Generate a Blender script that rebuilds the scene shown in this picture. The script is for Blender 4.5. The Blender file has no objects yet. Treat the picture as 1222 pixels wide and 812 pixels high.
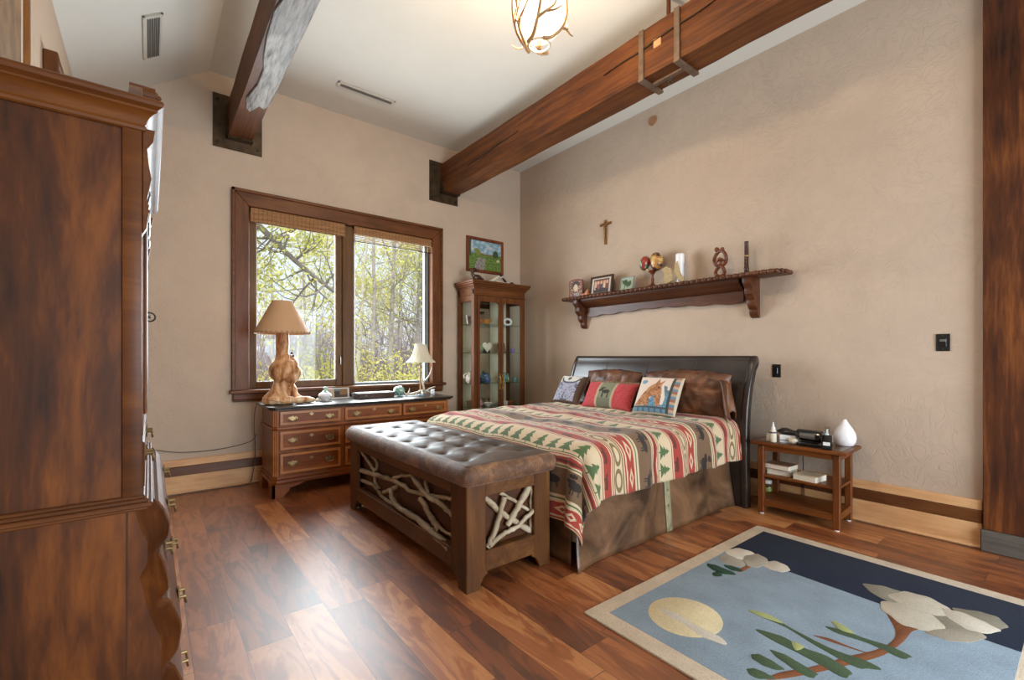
import bpy, bmesh, math, random
import numpy as np
from mathutils import Vector, Matrix, noise

random.seed(7)
C = bpy.context.scene.collection
PI = math.pi
sc = bpy.context.scene

# ------------------------------------------------------------------ helpers
def srgb(r, g, b):
    def f(c):
        c = c / 255.0
        return c / 12.92 if c <= 0.04045 else ((c + 0.055) / 1.055) ** 2.4
    return (f(r), f(g), f(b), 1.0)

class MB:
    def __init__(s):
        s.bm = bmesh.new()
        s.mi = 0
    def _fin(s, faces):
        for f in faces:
            f.material_index = s.mi
    def box(s, x0, x1, y0, y1, z0, z1, bev=0.0, seg=1, M=None):
        vs = [s.bm.verts.new((x, y, z)) for x in (x0, x1) for y in (y0, y1) for z in (z0, z1)]
        idx = [(0, 1, 3, 2), (4, 6, 7, 5), (0, 4, 5, 1), (2, 3, 7, 6), (0, 2, 6, 4), (1, 5, 7, 3)]
        fs = [s.bm.faces.new([vs[i] for i in q]) for q in idx]
        s._fin(fs)
        if M is not None:
            bmesh.ops.transform(s.bm, matrix=M, verts=vs)
        if bev > 0:
            es = list({e for f in fs for e in f.edges})
            r = bmesh.ops.bevel(s.bm, geom=es, offset=bev, segments=seg, profile=0.5, affect='EDGES')
            s._fin(r['faces'])
        return s
    def prism(s, poly, axis, a0, a1, bev=0.0, seg=1, M=None):
        def P(p, a):
            if axis == 'x': return (a, p[0], p[1])
            if axis == 'y': return (p[0], a, p[1])
            return (p[0], p[1], a)
        A = [s.bm.verts.new(P(p, a0)) for p in poly]
        B = [s.bm.verts.new(P(p, a1)) for p in poly]
        n = len(poly)
        fs = [s.bm.faces.new(A), s.bm.faces.new(B[::-1])]
        for i in range(n):
            j = (i + 1) % n
            fs.append(s.bm.faces.new([A[j], A[i], B[i], B[j]]))
        bmesh.ops.recalc_face_normals(s.bm, faces=fs)
        s._fin(fs)
        if M is not None:
            bmesh.ops.transform(s.bm, matrix=M, verts=A + B)
        if bev > 0:
            es = list(set(fs[0].edges) | set(fs[1].edges))
            r = bmesh.ops.bevel(s.bm, geom=es, offset=bev, segments=seg, profile=0.5, affect='EDGES')
            s._fin(r['faces'])
        return s
    def lathe(s, prof, c=(0, 0, 0), seg=20, M=None, sx=1.0, sy=1.0):
        rings = []
        allv = []
        for r, z in prof:
            if r < 1e-6:
                v = s.bm.verts.new((c[0], c[1], c[2] + z)); rings.append([v]); allv.append(v)
            else:
                ring = [s.bm.verts.new((c[0] + sx * r * math.cos(2 * PI * i / seg), c[1] + sy * r * math.sin(2 * PI * i / seg), c[2] + z)) for i in range(seg)]
                rings.append(ring); allv += ring
        fs = []
        for a, b in zip(rings, rings[1:]):
            for i in range(seg):
                j = (i + 1) % seg
                if len(a) == 1 and len(b) == 1: continue
                if len(a) == 1: fs.append(s.bm.faces.new([a[0], b[j], b[i]]))
                elif len(b) == 1: fs.append(s.bm.faces.new([a[i], a[j], b[0]]))
                else: fs.append(s.bm.faces.new([a[i], a[j], b[j], b[i]]))
        bmesh.ops.recalc_face_normals(s.bm, faces=fs)
        s._fin(fs)
        if M is not None:
            bmesh.ops.transform(s.bm, matrix=M, verts=allv)
        return s
    def ball(s, c, r, seg=14, rings=8, M=None):
        if not hasattr(r, '__len__'): r = (r, r, r)
        prof = [(math.sin(PI * k / rings), -math.cos(PI * k / rings)) for k in range(rings + 1)]
        T = Matrix.Translation(c) @ (M or Matrix.Identity(4)) @ Matrix.Diagonal((r[0], r[1], r[2], 1))
        return s.lathe(prof, (0, 0, 0), seg, T)
    def tube(s, pts, radii, seg=8, closed=False):
        pts = [Vector(p) for p in pts]
        n = len(pts)
        if not hasattr(radii, '__len__'): radii = [radii] * n
        rings = []
        prev = None
        for i, p in enumerate(pts):
            if closed: d = pts[(i + 1) % n] - pts[i - 1]
            elif i == 0: d = pts[1] - p
            elif i == n - 1: d = p - pts[-2]
            else: d = pts[i + 1] - pts[i - 1]
            if d.length < 1e-9: d = Vector((0, 0, 1))
            d.normalize()
            if prev is None:
                a = Vector((0, 0, 1)) if abs(d.z) < .9 else Vector((1, 0, 0))
                u = d.cross(a).normalized()
            else:
                u = prev - d * prev.dot(d)
                u = u.normalized() if u.length > 1e-6 else d.orthogonal().normalized()
            prev = u
            w = d.cross(u)
            rings.append([s.bm.verts.new(p + radii[i] * (math.cos(2 * PI * k / seg) * u + math.sin(2 * PI * k / seg) * w)) for k in range(seg)])
        fs = []
        pairs = list(zip(rings, rings[1:]))
        if closed: pairs.append((rings[-1], rings[0]))
        for a, b in pairs:
            for k in range(seg):
                l = (k + 1) % seg
                fs.append(s.bm.faces.new([a[k], a[l], b[l], b[k]]))
        if not closed:
            fs.append(s.bm.faces.new(rings[0][::-1])); fs.append(s.bm.faces.new(rings[-1]))
        s._fin(fs)
        return s
    def cyl(s, p0, p1, r0, r1=None, seg=16):
        return s.tube([p0, p1], [r0, r0 if r1 is None else r1], seg)
    def poly(s, pts):
        f = s.bm.faces.new([s.bm.verts.new(p) for p in pts])
        s._fin([f]); return s
    def grid(s, fn, nu, nv, uvfn=None, wrap=False):
        V = [[s.bm.verts.new(fn(i / nu, j / nv)) for j in range(nv + 1)] for i in range(nu + 1)]
        uvl = s.bm.loops.layers.uv.verify() if uvfn else None
        fs = []
        for i in range(nu):
            for j in range(nv):
                f = s.bm.faces.new([V[i][j], V[i + 1][j], V[i + 1][j + 1], V[i][j + 1]])
                fs.append(f)
                if uvl:
                    for lp, (a, b) in zip(f.loops, ((i, j), (i + 1, j), (i + 1, j + 1), (i, j + 1))):
                        lp[uvl].uv = uvfn(a / nu, b / nv)
        s._fin(fs)
        return s
    def build(s, name, mats, parent=None, smooth=None, local=False):
        if parent is not None and not local:
            o = Vector((0, 0, 0)); q = parent
            while q is not None:
                o += Vector(q.location); q = q.parent
            bmesh.ops.translate(s.bm, vec=-o, verts=s.bm.verts)
        me = bpy.data.meshes.new(name)
        s.bm.to_mesh(me); s.bm.free()
        if not isinstance(mats, (list, tuple)): mats = [mats]
        for m in mats: me.materials.append(m)
        if smooth is not None:
            for p in me.polygons: p.use_smooth = True
            me.set_sharp_from_angle(angle=math.radians(smooth))
        ob = bpy.data.objects.new(name, me)
        C.objects.link(ob)
        if parent is not None: ob.parent = parent
        return ob

def thing(name, label, cat, loc=(0, 0, 0), rz=0.0, group=None):
    o = bpy.data.objects.new(name, None)
    o.empty_display_size = .05
    C.objects.link(o)
    o.location = loc; o.rotation_euler = (0, 0, rz)
    tag(o, label, cat, group)
    return o
def tag(o, label=None, cat=None, group=None, kind=None):
    if label: o['label'] = label
    if cat: o['category'] = cat
    if group: o['group'] = group
    if kind: o['kind'] = kind
    return o
def struct(name, loc=(0, 0, 0)):
    o = bpy.data.objects.new(name, None); o.empty_display_size = .05
    C.objects.link(o); o.location = loc; o['kind'] = 'structure'
    return o
def one(mb, name, mats, label, cat, group=None, smooth=None, origin=None):
    """a thing that is one mesh, its origin at its base"""
    co = [v.co for v in mb.bm.verts]
    if origin is None:
        lo = Vector((min(c.x for c in co), min(c.y for c in co), min(c.z for c in co)))
        hi = Vector((max(c.x for c in co), max(c.y for c in co), max(c.z for c in co)))
        origin = Vector(((lo.x + hi.x) / 2, (lo.y + hi.y) / 2, lo.z))
    bmesh.ops.translate(mb.bm, vec=-Vector(origin), verts=mb.bm.verts)
    o = mb.build(name, mats, None, smooth)
    o.location = origin
    return tag(o, label, cat, group)
def dup(root, loc, rz=0.0, label=None, group=None):
    r = root.copy(); C.objects.link(r); r.location = loc; r.rotation_euler = (0, 0, rz)
    if label: r['label'] = label
    if group: r['group'] = group
    for ch in list(root.children):
        c = ch.copy(); C.objects.link(c); c.parent = r
        for g in list(ch.children):
            d = g.copy(); C.objects.link(d); d.parent = c
    return r
def smooth_path(pts, n=4, jit=0.0, rnd=random):
    """Catmull-Rom through pts"""
    P = [Vector(p) for p in pts]
    P = [P[0] * 2 - P[1]] + P + [P[-1] * 2 - P[-2]]
    out = []
    for i in range(1, len(P) - 2):
        a, b, c, d = P[i - 1], P[i], P[i + 1], P[i + 2]
        for k in range(n):
            t = k / n
            out.append(.5 * ((2 * b) + (c - a) * t + (2 * a - 5 * b + 4 * c - d) * t * t + (3 * b - a - 3 * c + d) * t ** 3))
    out.append(P[-2].copy())
    if jit:
        out = [p + Vector((rnd.uniform(-jit, jit), rnd.uniform(-jit, jit), rnd.uniform(-jit, jit))) for p in out]
    return out

# ------------------------------------------------------------------ materials
class NT:
    """small expression builder over a node tree"""
    def __init__(s, name):
        s.m = bpy.data.materials.new(name); s.m.use_nodes = True
        s.t = s.m.node_tree; s.n = s.t.nodes; s.l = s.t.links
        s.b = s.n['Principled BSDF']
    def put(s, sock, v):
        if isinstance(v, E): s.l.new(v.s, sock)
        elif hasattr(v, 'is_output'): s.l.new(v, sock)
        else:
            try: sock.default_value = v
            except Exception: sock.default_value = tuple(v)
    def math(s, op, a, b=None, c=None):
        n = s.n.new('ShaderNodeMath'); n.operation = op
        s.put(n.inputs[0], a)
        if b is not None: s.put(n.inputs[1], b)
        if c is not None: s.put(n.inputs[2], c)
        return E(s, n.outputs[0])
    def coord(s, kind='Object', scale=(1, 1, 1), rot=(0, 0, 0)):
        t = s.n.new('ShaderNodeTexCoord')
        m = s.n.new('ShaderNodeMapping')
        m.inputs['Scale'].default_value = scale; m.inputs['Rotation'].default_value = rot
        s.l.new(t.outputs[kind], m.inputs['Vector'])
        return m.outputs[0]
    def sep(s, vec):
        n = s.n.new('ShaderNodeSeparateXYZ'); s.put(n.inputs[0], vec)
        return [E(s, o) for o in n.outputs]
    def comb(s, x, y, z=0.0):
        n = s.n.new('ShaderNodeCombineXYZ')
        for i, v in enumerate((x, y, z)): s.put(n.inputs[i], v)
        return n.outputs[0]
    def noise(s, vec, scale=5, detail=4, rough=.5, dist=0.0):
        n = s.n.new('ShaderNodeTexNoise')
        s.put(n.inputs['Vector'], vec)
        n.inputs['Scale'].default_value = scale; n.inputs['Detail'].default_value = detail
        n.inputs['Roughness'].default_value = rough; n.inputs['Distortion'].default_value = dist
        return E(s, n.outputs['Fac'])
    def white(s, vec):
        n = s.n.new('ShaderNodeTexWhiteNoise'); n.noise_dimensions = '3D'
        s.put(n.inputs['Vector'], vec)
        return E(s, n.outputs['Value'])
    def ramp(s, fac, stops, interp='LINEAR'):
        n = s.n.new('ShaderNodeValToRGB'); s.put(n.inputs[0], fac)
        n.color_ramp.interpolation = interp
        el = n.color_ramp.elements
        while len(el) < len(stops): el.new(.5)
        for e, (p, c) in zip(el, stops): e.position = p; e.color = c
        return n.outputs[0]
    def mix(s, fac, a, b, mode='MIX'):
        n = s.n.new('ShaderNodeMix'); n.data_type = 'RGBA'; n.blend_type = mode
        s.put(n.inputs[0], fac); s.put(n.inputs[6], a); s.put(n.inputs[7], b)
        return n.outputs[2]
    def bump(s, h, strength=.3, dist=.01):
        n = s.n.new('ShaderNodeBump'); s.put(n.inputs['Height'], h)
        n.inputs['Strength'].default_value = strength; n.inputs['Distance'].default_value = dist
        s.l.new(n.outputs[0], s.b.inputs['Normal'])
    def set(s, **k):
        names = dict(color='Base Color', rough='Roughness', metal='Metallic', coat='Coat Weight', coat_rough='Coat Roughness',
                     spec='Specular IOR Level', sheen='Sheen Weight', trans='Transmission Weight', ior='IOR', alpha='Alpha',
                     emit='Emission Color', estr='Emission Strength', sss='Subsurface Weight')
        for a, v in k.items(): s.put(s.b.inputs[names[a]], v)
        return s

class E:
    def __init__(s, nt, sock): s.nt, s.s = nt, sock
    def __add__(s, o): return s.nt.math('ADD', s, o)
    __radd__ = __add__
    def __sub__(s, o): return s.nt.math('SUBTRACT', s, o)
    def __rsub__(s, o): return s.nt.math('SUBTRACT', o, s)
    def __mul__(s, o): return s.nt.math('MULTIPLY', s, o)
    __rmul__ = __mul__
    def __truediv__(s, o): return s.nt.math('DIVIDE', s, o)
    def floor(s): return s.nt.math('FLOOR', s)
    def frac(s): return s.nt.math('FRACT', s)
    def abs(s): return s.nt.math('ABSOLUTE', s)
    def lt(s, o): return s.nt.math('LESS_THAN', s, o)
    def gt(s, o): return s.nt.math('GREATER_THAN', s, o)
    def min(s, o): return s.nt.math('MINIMUM', s, o)
    def max(s, o): return s.nt.math('MAXIMUM', s, o)
    def sin(s): return s.nt.math('SINE', s)
    def sqrt(s): return s.nt.math('SQRT', s)
    def between(s, a, b): return s.gt(a) * s.lt(b)

def plain(name, rgb, rough=.5, metal=0.0, var=.12, scale=30, bump=0.0, **k):
    t = NT(name)
    c = srgb(*rgb)
    n = t.noise(t.coord(), scale, 4)
    lo = tuple(x * (1 - var) for x in c[:3]) + (1,); hi = tuple(min(1, x * (1 + var)) for x in c[:3]) + (1,)
    t.set(color=t.ramp(n, [(.3, lo), (.7, hi)]), rough=rough, metal=metal, **k)
    if bump: t.bump(n, bump, .004)
    return t.m

def richer(c, k=1.2):
    if c[0] > 165 or c[0] - c[2] < 18: return c
    c = (c[0], c[1] * 1.03, c[2])
    m = c[0] * .3 + c[1] * .59 + c[2] * .11
    return tuple(max(3, min(255, m + (x - m) * k)) for x in c)

def wood(name, dark, mid, light, axis='z', freq=9.0, stretch=11.0, rough=.35, coat=.3, bump=.08, contrast=1.0, dist=1.2, spread=.2):
    t = NT(name)
    dark, mid, light = [richer(c) for c in (dark, mid, light)]
    sc3 = [stretch] * 3
    sc3['xyz'.index(axis)] = 1.0
    v = t.coord('Object', sc3)
    g1 = t.noise(v, freq * .12, 5, .6, dist)
    g2 = t.noise(v, freq * .9, 6, .65, .4)
    big = t.noise(t.coord('Object'), 2.2, 2, .5)
    f = g1 * .6 + g2 * .3 + big * .25 - .08
    col = t.ramp(f, [(.5 - spread, srgb(*dark)), (.5, srgb(*mid)), (.5 + spread, srgb(*light))])
    t.set(color=col, rough=g2 * .15 + (rough - .07), coat=coat, coat_rough=.25, spec=.28)
    if bump: t.bump(g2, bump, .004)
    return t.m
# ------------------------------------------------------------------ material palette
M = {}
M['armoire'] = wood('armoire_wood', (32, 15, 6), (70, 37, 14), (110, 64, 26), 'z', 5, 6, 0.5, 0.08, .06, dist=1.5, spread=.13)
M['armoire_trim'] = wood('armoire_trim_wood', (53, 27, 10), (85, 48, 19), (114, 70, 32), 'x', 6, 7, 0.5, 0.08, .05)
M['trim'] = wood('window_trim_wood', (55, 28, 11), (88, 51, 24), (114, 72, 37), 'z', 8, 12, 0.48, 0.06, .06)
M['trim_h'] = wood('window_trim_wood_level', (55, 28, 11), (88, 51, 24), (114, 72, 37), 'x', 8, 12, 0.48, 0.06, .06)
M['sash'] = wood('sash_wood', (65, 42, 21), (88, 60, 32), (106, 74, 42), 'z', 8, 12, 0.48, 0.06, .05)
M['beam'] = wood('beam_timber', (44, 22, 9), (85, 48, 22), (113, 70, 36), 'y', 7, 14, 0.55, 0.04, .35, dist=2.0)
M['hewn'] = wood('hewn_weathered_timber', (62, 54, 48), (140, 134, 128), (172, 168, 162), 'y', 8, 10, .55, .05, .9, dist=2.4, spread=.13)
M['post'] = wood('post_timber', (30, 15, 8), (74, 40, 21), (118, 72, 40), 'z', 5, 11, 0.5, 0.12, .2, dist=1.8, spread=.15)
M['pine'] = wood('baseboard_pine', (180, 124, 78), (210, 162, 114), (226, 184, 138), 'x', 5, 9, .4, .2, .04)
M['pine_y'] = wood('baseboard_pine_right', (180, 124, 78), (210, 162, 114), (226, 184, 138), 'y', 5, 9, .4, .2, .04)
M['stripe'] = wood('baseboard_walnut', (58, 33, 19), (84, 50, 29), (106, 68, 42), 'x', 7, 10, .4, .2, .05)
M['stripe_y'] = wood('baseboard_walnut_right', (58, 33, 19), (84, 50, 29), (106, 68, 42), 'y', 7, 10, .4, .2, .05)
M['plinth'] = wood('plinth_wood', (60, 55, 52), (92, 86, 80), (112, 106, 98), 'y', 7, 10, .45, .1, .1)
M['bench'] = wood('bench_wood', (52, 30, 14), (84, 52, 27), (113, 76, 42), 'y', 6, 9, 0.5, 0.06, .12)
M['bench_z'] = wood('bench_wood_upright', (52, 30, 14), (84, 52, 27), (113, 76, 42), 'z', 6, 9, 0.5, 0.06, .12)
M['bench_panel'] = wood('bench_panel_wood', (45, 25, 13), (69, 40, 22), (87, 54, 30), 'y', 6, 8, 0.5, 0.06, .08)
M['dress'] = wood('dresser_cherry', (70, 35, 12), (114, 62, 26), (144, 86, 40), 'x', 6, 8, 0.42, 0.12, .04)
M['dress_z'] = wood('dresser_cherry_upright', (70, 37, 14), (111, 63, 28), (139, 86, 44), 'z', 6, 8, 0.42, 0.12, .04)
M['dress_in'] = wood('dresser_inlay', (140, 84, 42), (166, 106, 58), (184, 124, 72), 'x', 8, 10, .3, .35, .03)
M['dress_top'] = wood('dresser_dark_top', (30, 24, 20), (44, 35, 28), (60, 48, 38), 'x', 6, 9, .34, .2, .02)
M['curio'] = wood('curio_walnut', (61, 33, 17), (90, 52, 26), (112, 70, 39), 'z', 7, 10, 0.45, 0.1, .05)
M['curio_h'] = wood('curio_walnut_level', (61, 33, 17), (90, 52, 26), (112, 70, 39), 'x', 7, 10, 0.45, 0.1, .05)
M['night'] = wood('nightstand_oak', (68, 35, 15), (100, 56, 26), (123, 75, 37), 'y', 6, 9, 0.45, 0.1, .05)
M['night_z'] = wood('nightstand_oak_upright', (68, 35, 15), (100, 56, 26), (123, 75, 37), 'z', 6, 9, 0.45, 0.1, .05)
M['shelf'] = wood('shelf_mahogany', (44, 24, 15), (76, 44, 28), (104, 66, 44), 'y', 6, 10, .42, .15, .08)
M['carved'] = wood('carved_red_wood', (60, 28, 16), (100, 52, 32), (132, 78, 50), 'z', 10, 4, .35, .3, .05)
M['dark_carved'] = wood('dark_carved_wood', (36, 22, 14), (62, 38, 24), (86, 56, 36), 'z', 10, 8, .35, .3, .05)
M['burl'] = wood('driftwood_burl', (112, 62, 30), (196, 144, 98), (232, 204, 168), 'z', 10, 3, .42, .15, .35, dist=3.0, spread=.12)
M['iron'] = plain('dark_iron', (62, 50, 40), .45, .7, .35, 20)
M['plate_iron'] = plain('rusted_plate_steel', (74, 58, 40), .4, .6, .4, 12)
M['strap_iron'] = plain('strap_steel', (112, 92, 76), .5, .5, .25, 14)
M['brass'] = plain('aged_brass', (150, 126, 88), .35, .85, .2, 40)
M['brass_bright'] = plain('polished_brass', (190, 158, 96), .25, .95, .1, 40)
M['pewter'] = plain('antique_pewter', (96, 92, 86), .3, .9, .3, 40)
M['black'] = plain('black_plastic', (22, 22, 24), .25, 0, .1, 20)
M['switch'] = plain('black_switch_plate', (34, 32, 30), .35, .2, .1, 20)
M['white'] = plain('white_ceramic', (232, 230, 232), .25, 0, .02, 10)
M['white_plastic'] = plain('white_plastic', (222, 222, 220), .4, 0, .03, 10)
M['cream'] = plain('cream_paint', (216, 206, 184), .5, 0, .05, 10)
M['paper'] = plain('paper_page_edges', (222, 214, 198), .8, 0, .06, 60)
M['antler'] = plain('antler_horn', (168, 130, 86), .45, 0, .25, 18)
M['antler_white'] = plain('pale_antler_horn', (206, 198, 180), .45, 0, .2, 25)
M['metal_white'] = plain('painted_register_metal', (206, 200, 188), .4, .1, .03, 10)
M['slot'] = plain('register_slot_grey', (98, 94, 88), .6, .1, .05, 10)  # flat grey for the register bars and small displays
M['cable'] = plain('grey_cable_rubber', (84, 80, 74), .5, 0, .1, 20)
M['branch'] = wood('twig_bark', (92, 74, 54), (170, 152, 126), (216, 204, 182), 'y', 12, 2, .55, .05, .3, dist=1.5)
M['branch_end'] = plain('twig_cut_end', (70, 52, 38), .7, 0, .2, 60)

def t_plaster(name, base, var=.03, bump=.42):
    t = NT(name)
    v = t.coord('Object')
    a = t.noise(v, 3.2, 6, .6, .5)
    b = t.noise(v, 7.0, 5, .6, 1.6)
    c = t.noise(v, .9, 2, .5)
    lo = srgb(*[x * (1 - var) for x in base]); hi = srgb(*[min(255, x * (1 + var)) for x in base])
    t.set(color=t.ramp(a * .5 + c * .5, [(.35, lo), (.65, hi)]), rough=.82, spec=.25)
    ridge = (b - .5).abs() * 3.0
    patch = (t.noise(v, 1.7, 2, .5) - .22).max(0.0) * 3.0
    t.bump(ridge.min(.14) * patch.min(1.0) + a * .30, bump, .03)
    return t.m
M['wall'] = t_plaster('trowelled_plaster', (186, 166, 147))
M['ceil'] = plain('ceiling_paint', (210, 207, 198), .85, 0, .015, 4, spec=.2)

def t_floor():
    t = NT('walnut_plank_floor')
    x, y, z = t.sep(t.coord('Object'))
    W, L = .1905, 1.05
    u = (x - .333) / W
    k = u.floor(); fu = u.frac()
    off = t.white(t.comb(k, 3.0, 1.0)) * 7.0
    yy = (y + off) / L
    warp = t.white(t.comb(k, yy.floor(), 4.0)) * .0
    j = yy.floor(); fy = yy.frac()
    r1 = t.white(t.comb(k, j, 7.0)); r2 = t.white(t.comb(k, j, 19.0))
    gx = x * 6.0 + r1 * 31.0; gy = y * 1.15 + r2 * 17.0
    g = t.noise(t.comb(gx, gy, r1 * 9.0), 1.0, 5, .6, 2.6)
    rings = ((g * 26.0).sin() * .5 + .5)
    fine = t.noise(t.comb(x * 60.0, y * 4.0 + r2 * 9.0, r1 * 5.0), 1.0, 4, .6)
    knots = t.noise(t.comb(x * 3.0 + r1 * 13.0, y * 2.2 + r2 * 5.0, 2.0), 1.0, 3, .5, .6)
    f = r1 * .34 + g * .5 + rings * .09 + fine * .16 - .02
    col = t.ramp(f, [(.24, srgb(70, 33, 13)), (.42, srgb(124, 64, 27)), (.58, srgb(162, 93, 46)), (.78, srgb(206, 142, 86))])
    col = t.mix((knots - .62).max(0.0) * 4.5, col, srgb(54, 28, 16))
    seam = fu.lt(.011).max(fy.lt(.0028))
    col = t.mix(seam, col, srgb(44, 24, 14))
    t.set(color=col, rough=fine * .10 + .42, coat=.9, coat_rough=.40, spec=.45)
    t.b.inputs['Coat IOR'].default_value = 1.75
    t.bump(seam * -1.0 + fine * .10 + g * .3, .22, .004)
    return t.m
M['floor'] = t_floor()

def t_leather(name, dark, light, rough=.32, scale=4, grain=220, coat=.3, b=.15):
    t = NT(name)
    v = t.coord('Object')
    n = t.noise(v, scale, 5, .6, .8)
    p = t.noise(v, grain, 2, .5)
    t.set(color=t.ramp(n, [(.34, srgb(*dark)), (.66, srgb(*light))]), rough=n * .22 + (rough - .1), coat=coat, coat_rough=.2)
    t.bump(p, b, .002)
    return t.m
M['leather'] = t_leather('dark_brown_leather', (30, 23, 20), (50, 38, 32), .32, 3, 200, .35)
M['bench_leather'] = t_leather('bench_top_leather', (52, 42, 36), (92, 72, 58), .52, 5, 180, .0)
M['suede'] = t_leather('brown_bedskirt_leather', (56, 39, 26), (124, 90, 62), .42, 3.2, 120, .15)
M['skirt_strap'] = t_leather('pale_skirt_strap', (126, 120, 92), (160, 150, 116), .5, 12, 120, .05)
M['sham'] = t_leather('brown_sham_leather', (62, 36, 20), (118, 72, 42), .5, 6, 150, .04)
def t_hide():
    t = NT('hair_on_hide')
    v = t.coord('Object')
    n = t.noise(v, 7, 4, .6, 1.5); h = t.noise(t.coord('Object', (40, 40, 9)), 4, 4, .7, .6)
    t.set(color=t.ramp(n * .55 + h * .45, [(.34, srgb(52, 30, 16)), (.5, srgb(98, 62, 36)), (.66, srgb(150, 106, 68))]), rough=.6, sheen=.2)
    t.bump(h, .6, .006)
    return t.m
M['hide'] = t_hide()

def t_globe(name, rgb, strength, clear):
    """lit frosted glass: gives off light and lets part of the bulb's light through"""
    m = bpy.data.materials.new(name); m.use_nodes = True
    n = m.node_tree.nodes; l = m.node_tree.links
    n.remove(n['Principled BSDF'])
    out = [q for q in n if q.type == 'OUTPUT_MATERIAL'][0]
    e = n.new('ShaderNodeEmission'); e.inputs[0].default_value = rgb; e.inputs[1].default_value = strength
    tr = n.new('ShaderNodeBsdfTransparent'); tr.inputs[0].default_value = (1, .95, .86, 1)
    mx = n.new('ShaderNodeMixShader'); mx.inputs[0].default_value = clear
    l.new(e.outputs[0], mx.inputs[1]); l.new(tr.outputs[0], mx.inputs[2]); l.new(mx.outputs[0], out.inputs[0])
    return m
M['globe'] = t_globe('lit_globe_glass', (1.0, .88, .66, 1), 3.2, .6)

def t_glass(name, tint=(1, 1, 1, 1), refl=.012, rough=.02, gmix=None):
    m = bpy.data.materials.new(name); m.use_nodes = True
    n = m.node_tree.nodes; l = m.node_tree.links
    for q in list(n):
        if q.type != 'OUTPUT_MATERIAL': n.remove(q)
    out = [q for q in n if q.type == 'OUTPUT_MATERIAL'][0]
    tr = n.new('ShaderNodeBsdfTransparent'); tr.inputs[0].default_value = tint
    gl = n.new('ShaderNodeBsdfGlossy'); gl.inputs['Roughness'].default_value = rough
    gl.inputs['Color'].default_value = (.9, .95, .95, 1)
    lw = n.new('ShaderNodeLayerWeight'); pw = n.new('ShaderNodeMath'); pw.operation = 'POWER'; pw.inputs[1].default_value = 5.0
    fr = n.new('ShaderNodeMath'); fr.operation = 'MULTIPLY_ADD'; fr.inputs[1].default_value = .7; fr.inputs[2].default_value = refl
    l.new(lw.outputs['Facing'], pw.inputs[0]); l.new(pw.outputs[0], fr.inputs[0])
    mx = n.new('ShaderNodeMixShader')
    l.new(fr.outputs[0], mx.inputs[0]); l.new(tr.outputs[0], mx.inputs[1]); l.new(gl.outputs[0], mx.inputs[2])
    l.new(mx.outputs[0], out.inputs[0])
    return m
M['glass'] = t_glass('window_glass', (.97, .98, .98, 1))
M['cab_glass'] = t_glass('cabinet_glass', (.95, .97, .95, 1))
M['shelf_glass'] = t_glass('green_edged_shelf_glass', (.80, .90, .86, 1))

# ------------------------------------------------------------------ the room
X0, X1, Y0, Y1, ZC = -.465, 4.42, -3.0, 5.35, 4.11
RX, SL = .46, .69                      # ridge line of the sloped part of the ceiling and its fall
ZL = ZC - (RX - X0) * SL
M_floor = MB().box(X0 - .15, X1 + .15, Y0 - .15, Y1 + .05, -.12, 0).build('floor', M['floor'])
tag(M_floor, kind='structure')
cl = MB().prism([(X0 - .15, ZC - (RX - X0 + .15) * SL), (RX, ZC), (X1 + .15, ZC), (X1 + .15, ZC + .2), (RX - .1, ZC + .2), (X0 - .15, ZL + .2)], 'y', Y0 - .15, Y1 + .2)
tag(cl.build('ceiling', M['ceil']), kind='structure')
tag(MB().box(X0 - .15, X0, Y0, Y1 + .2, 0, ZL + .02).build('wall_left', M['wall']), kind='structure')
tag(MB().box(X1, X1 + .15, Y0, Y1 + .2, 0, ZC + .02).build('wall_right', M['wall']), kind='structure')
def wall_with_hole(name, y0, y1, hx0, hx1, hz0, hz1):
    b = MB()
    b.prism([(X0, 0), (hx0, 0), (hx0, ZC - max(0, RX - hx0) * SL + .02), (RX if hx0 > RX else hx0, ZC + .02), (X0, ZL + .02)] if hx0 > RX else
            [(X0, 0), (hx0, 0), (hx0, ZC - (RX - hx0) * SL + .02), (X0, ZL + .02)], 'y', y0, y1)
    if hz0 > 0: b.box(hx0, hx1, y0, y1, 0, hz0)
    b.box(hx0, hx1, y0, y1, hz1, ZC + .02)
    b.box(hx1, X1, y0, y1, 0, ZC + .02)
    o = b.build(name, M['wall']); tag(o, kind='structure')
    return o
wall_with_hole('wall_back', Y1, Y1 + .2, .80, 2.905, .95, 2.845)
wall_with_hole('wall_rear', Y0 - .2, Y0, .60, 3.90, .12, 2.75)

# baseboards: pale wood with an inlaid walnut band
bb = struct('baseboard_back', (X0, Y1, 0))
def bboard(parent, axis):
    fill, st = (M['pine'], M['stripe']) if axis == 'x' else (M['pine_y'], M['stripe_y'])
    def seg(a, b):
        def bx(d, z0, z1, bev):
            m = MB()
            if axis == 'x': m.box(a, b, Y1 - d, Y1, z0, z1, bev)
            else: m.box(X1 - d, X1, a, b, z0, z1, bev)
            return m
        bx(.022, 0, .172, .003).build('lower_board', fill, parent)
        bx(.028, .172, .258, .004).build('dark_band', st, parent)
        bx(.022, .258, .325, .004).build('upper_board', fill, parent)
        m = MB()
        if axis == 'x': m.cyl((a, Y1 - .026, .012), (b, Y1 - .026, .012), .012, seg=8)
        else: m.cyl((X1 - .026, a, .012), (X1 - .026, b, .012), .012, seg=8)
        m.build('quarter_round', fill, parent, 40)
    return seg
bboard(bb, 'x')(X0, X1 - .03)
br = struct('baseboard_right', (X1, 2, 0))
bboard(br, 'y')(.425, Y1 - .03)

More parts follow.
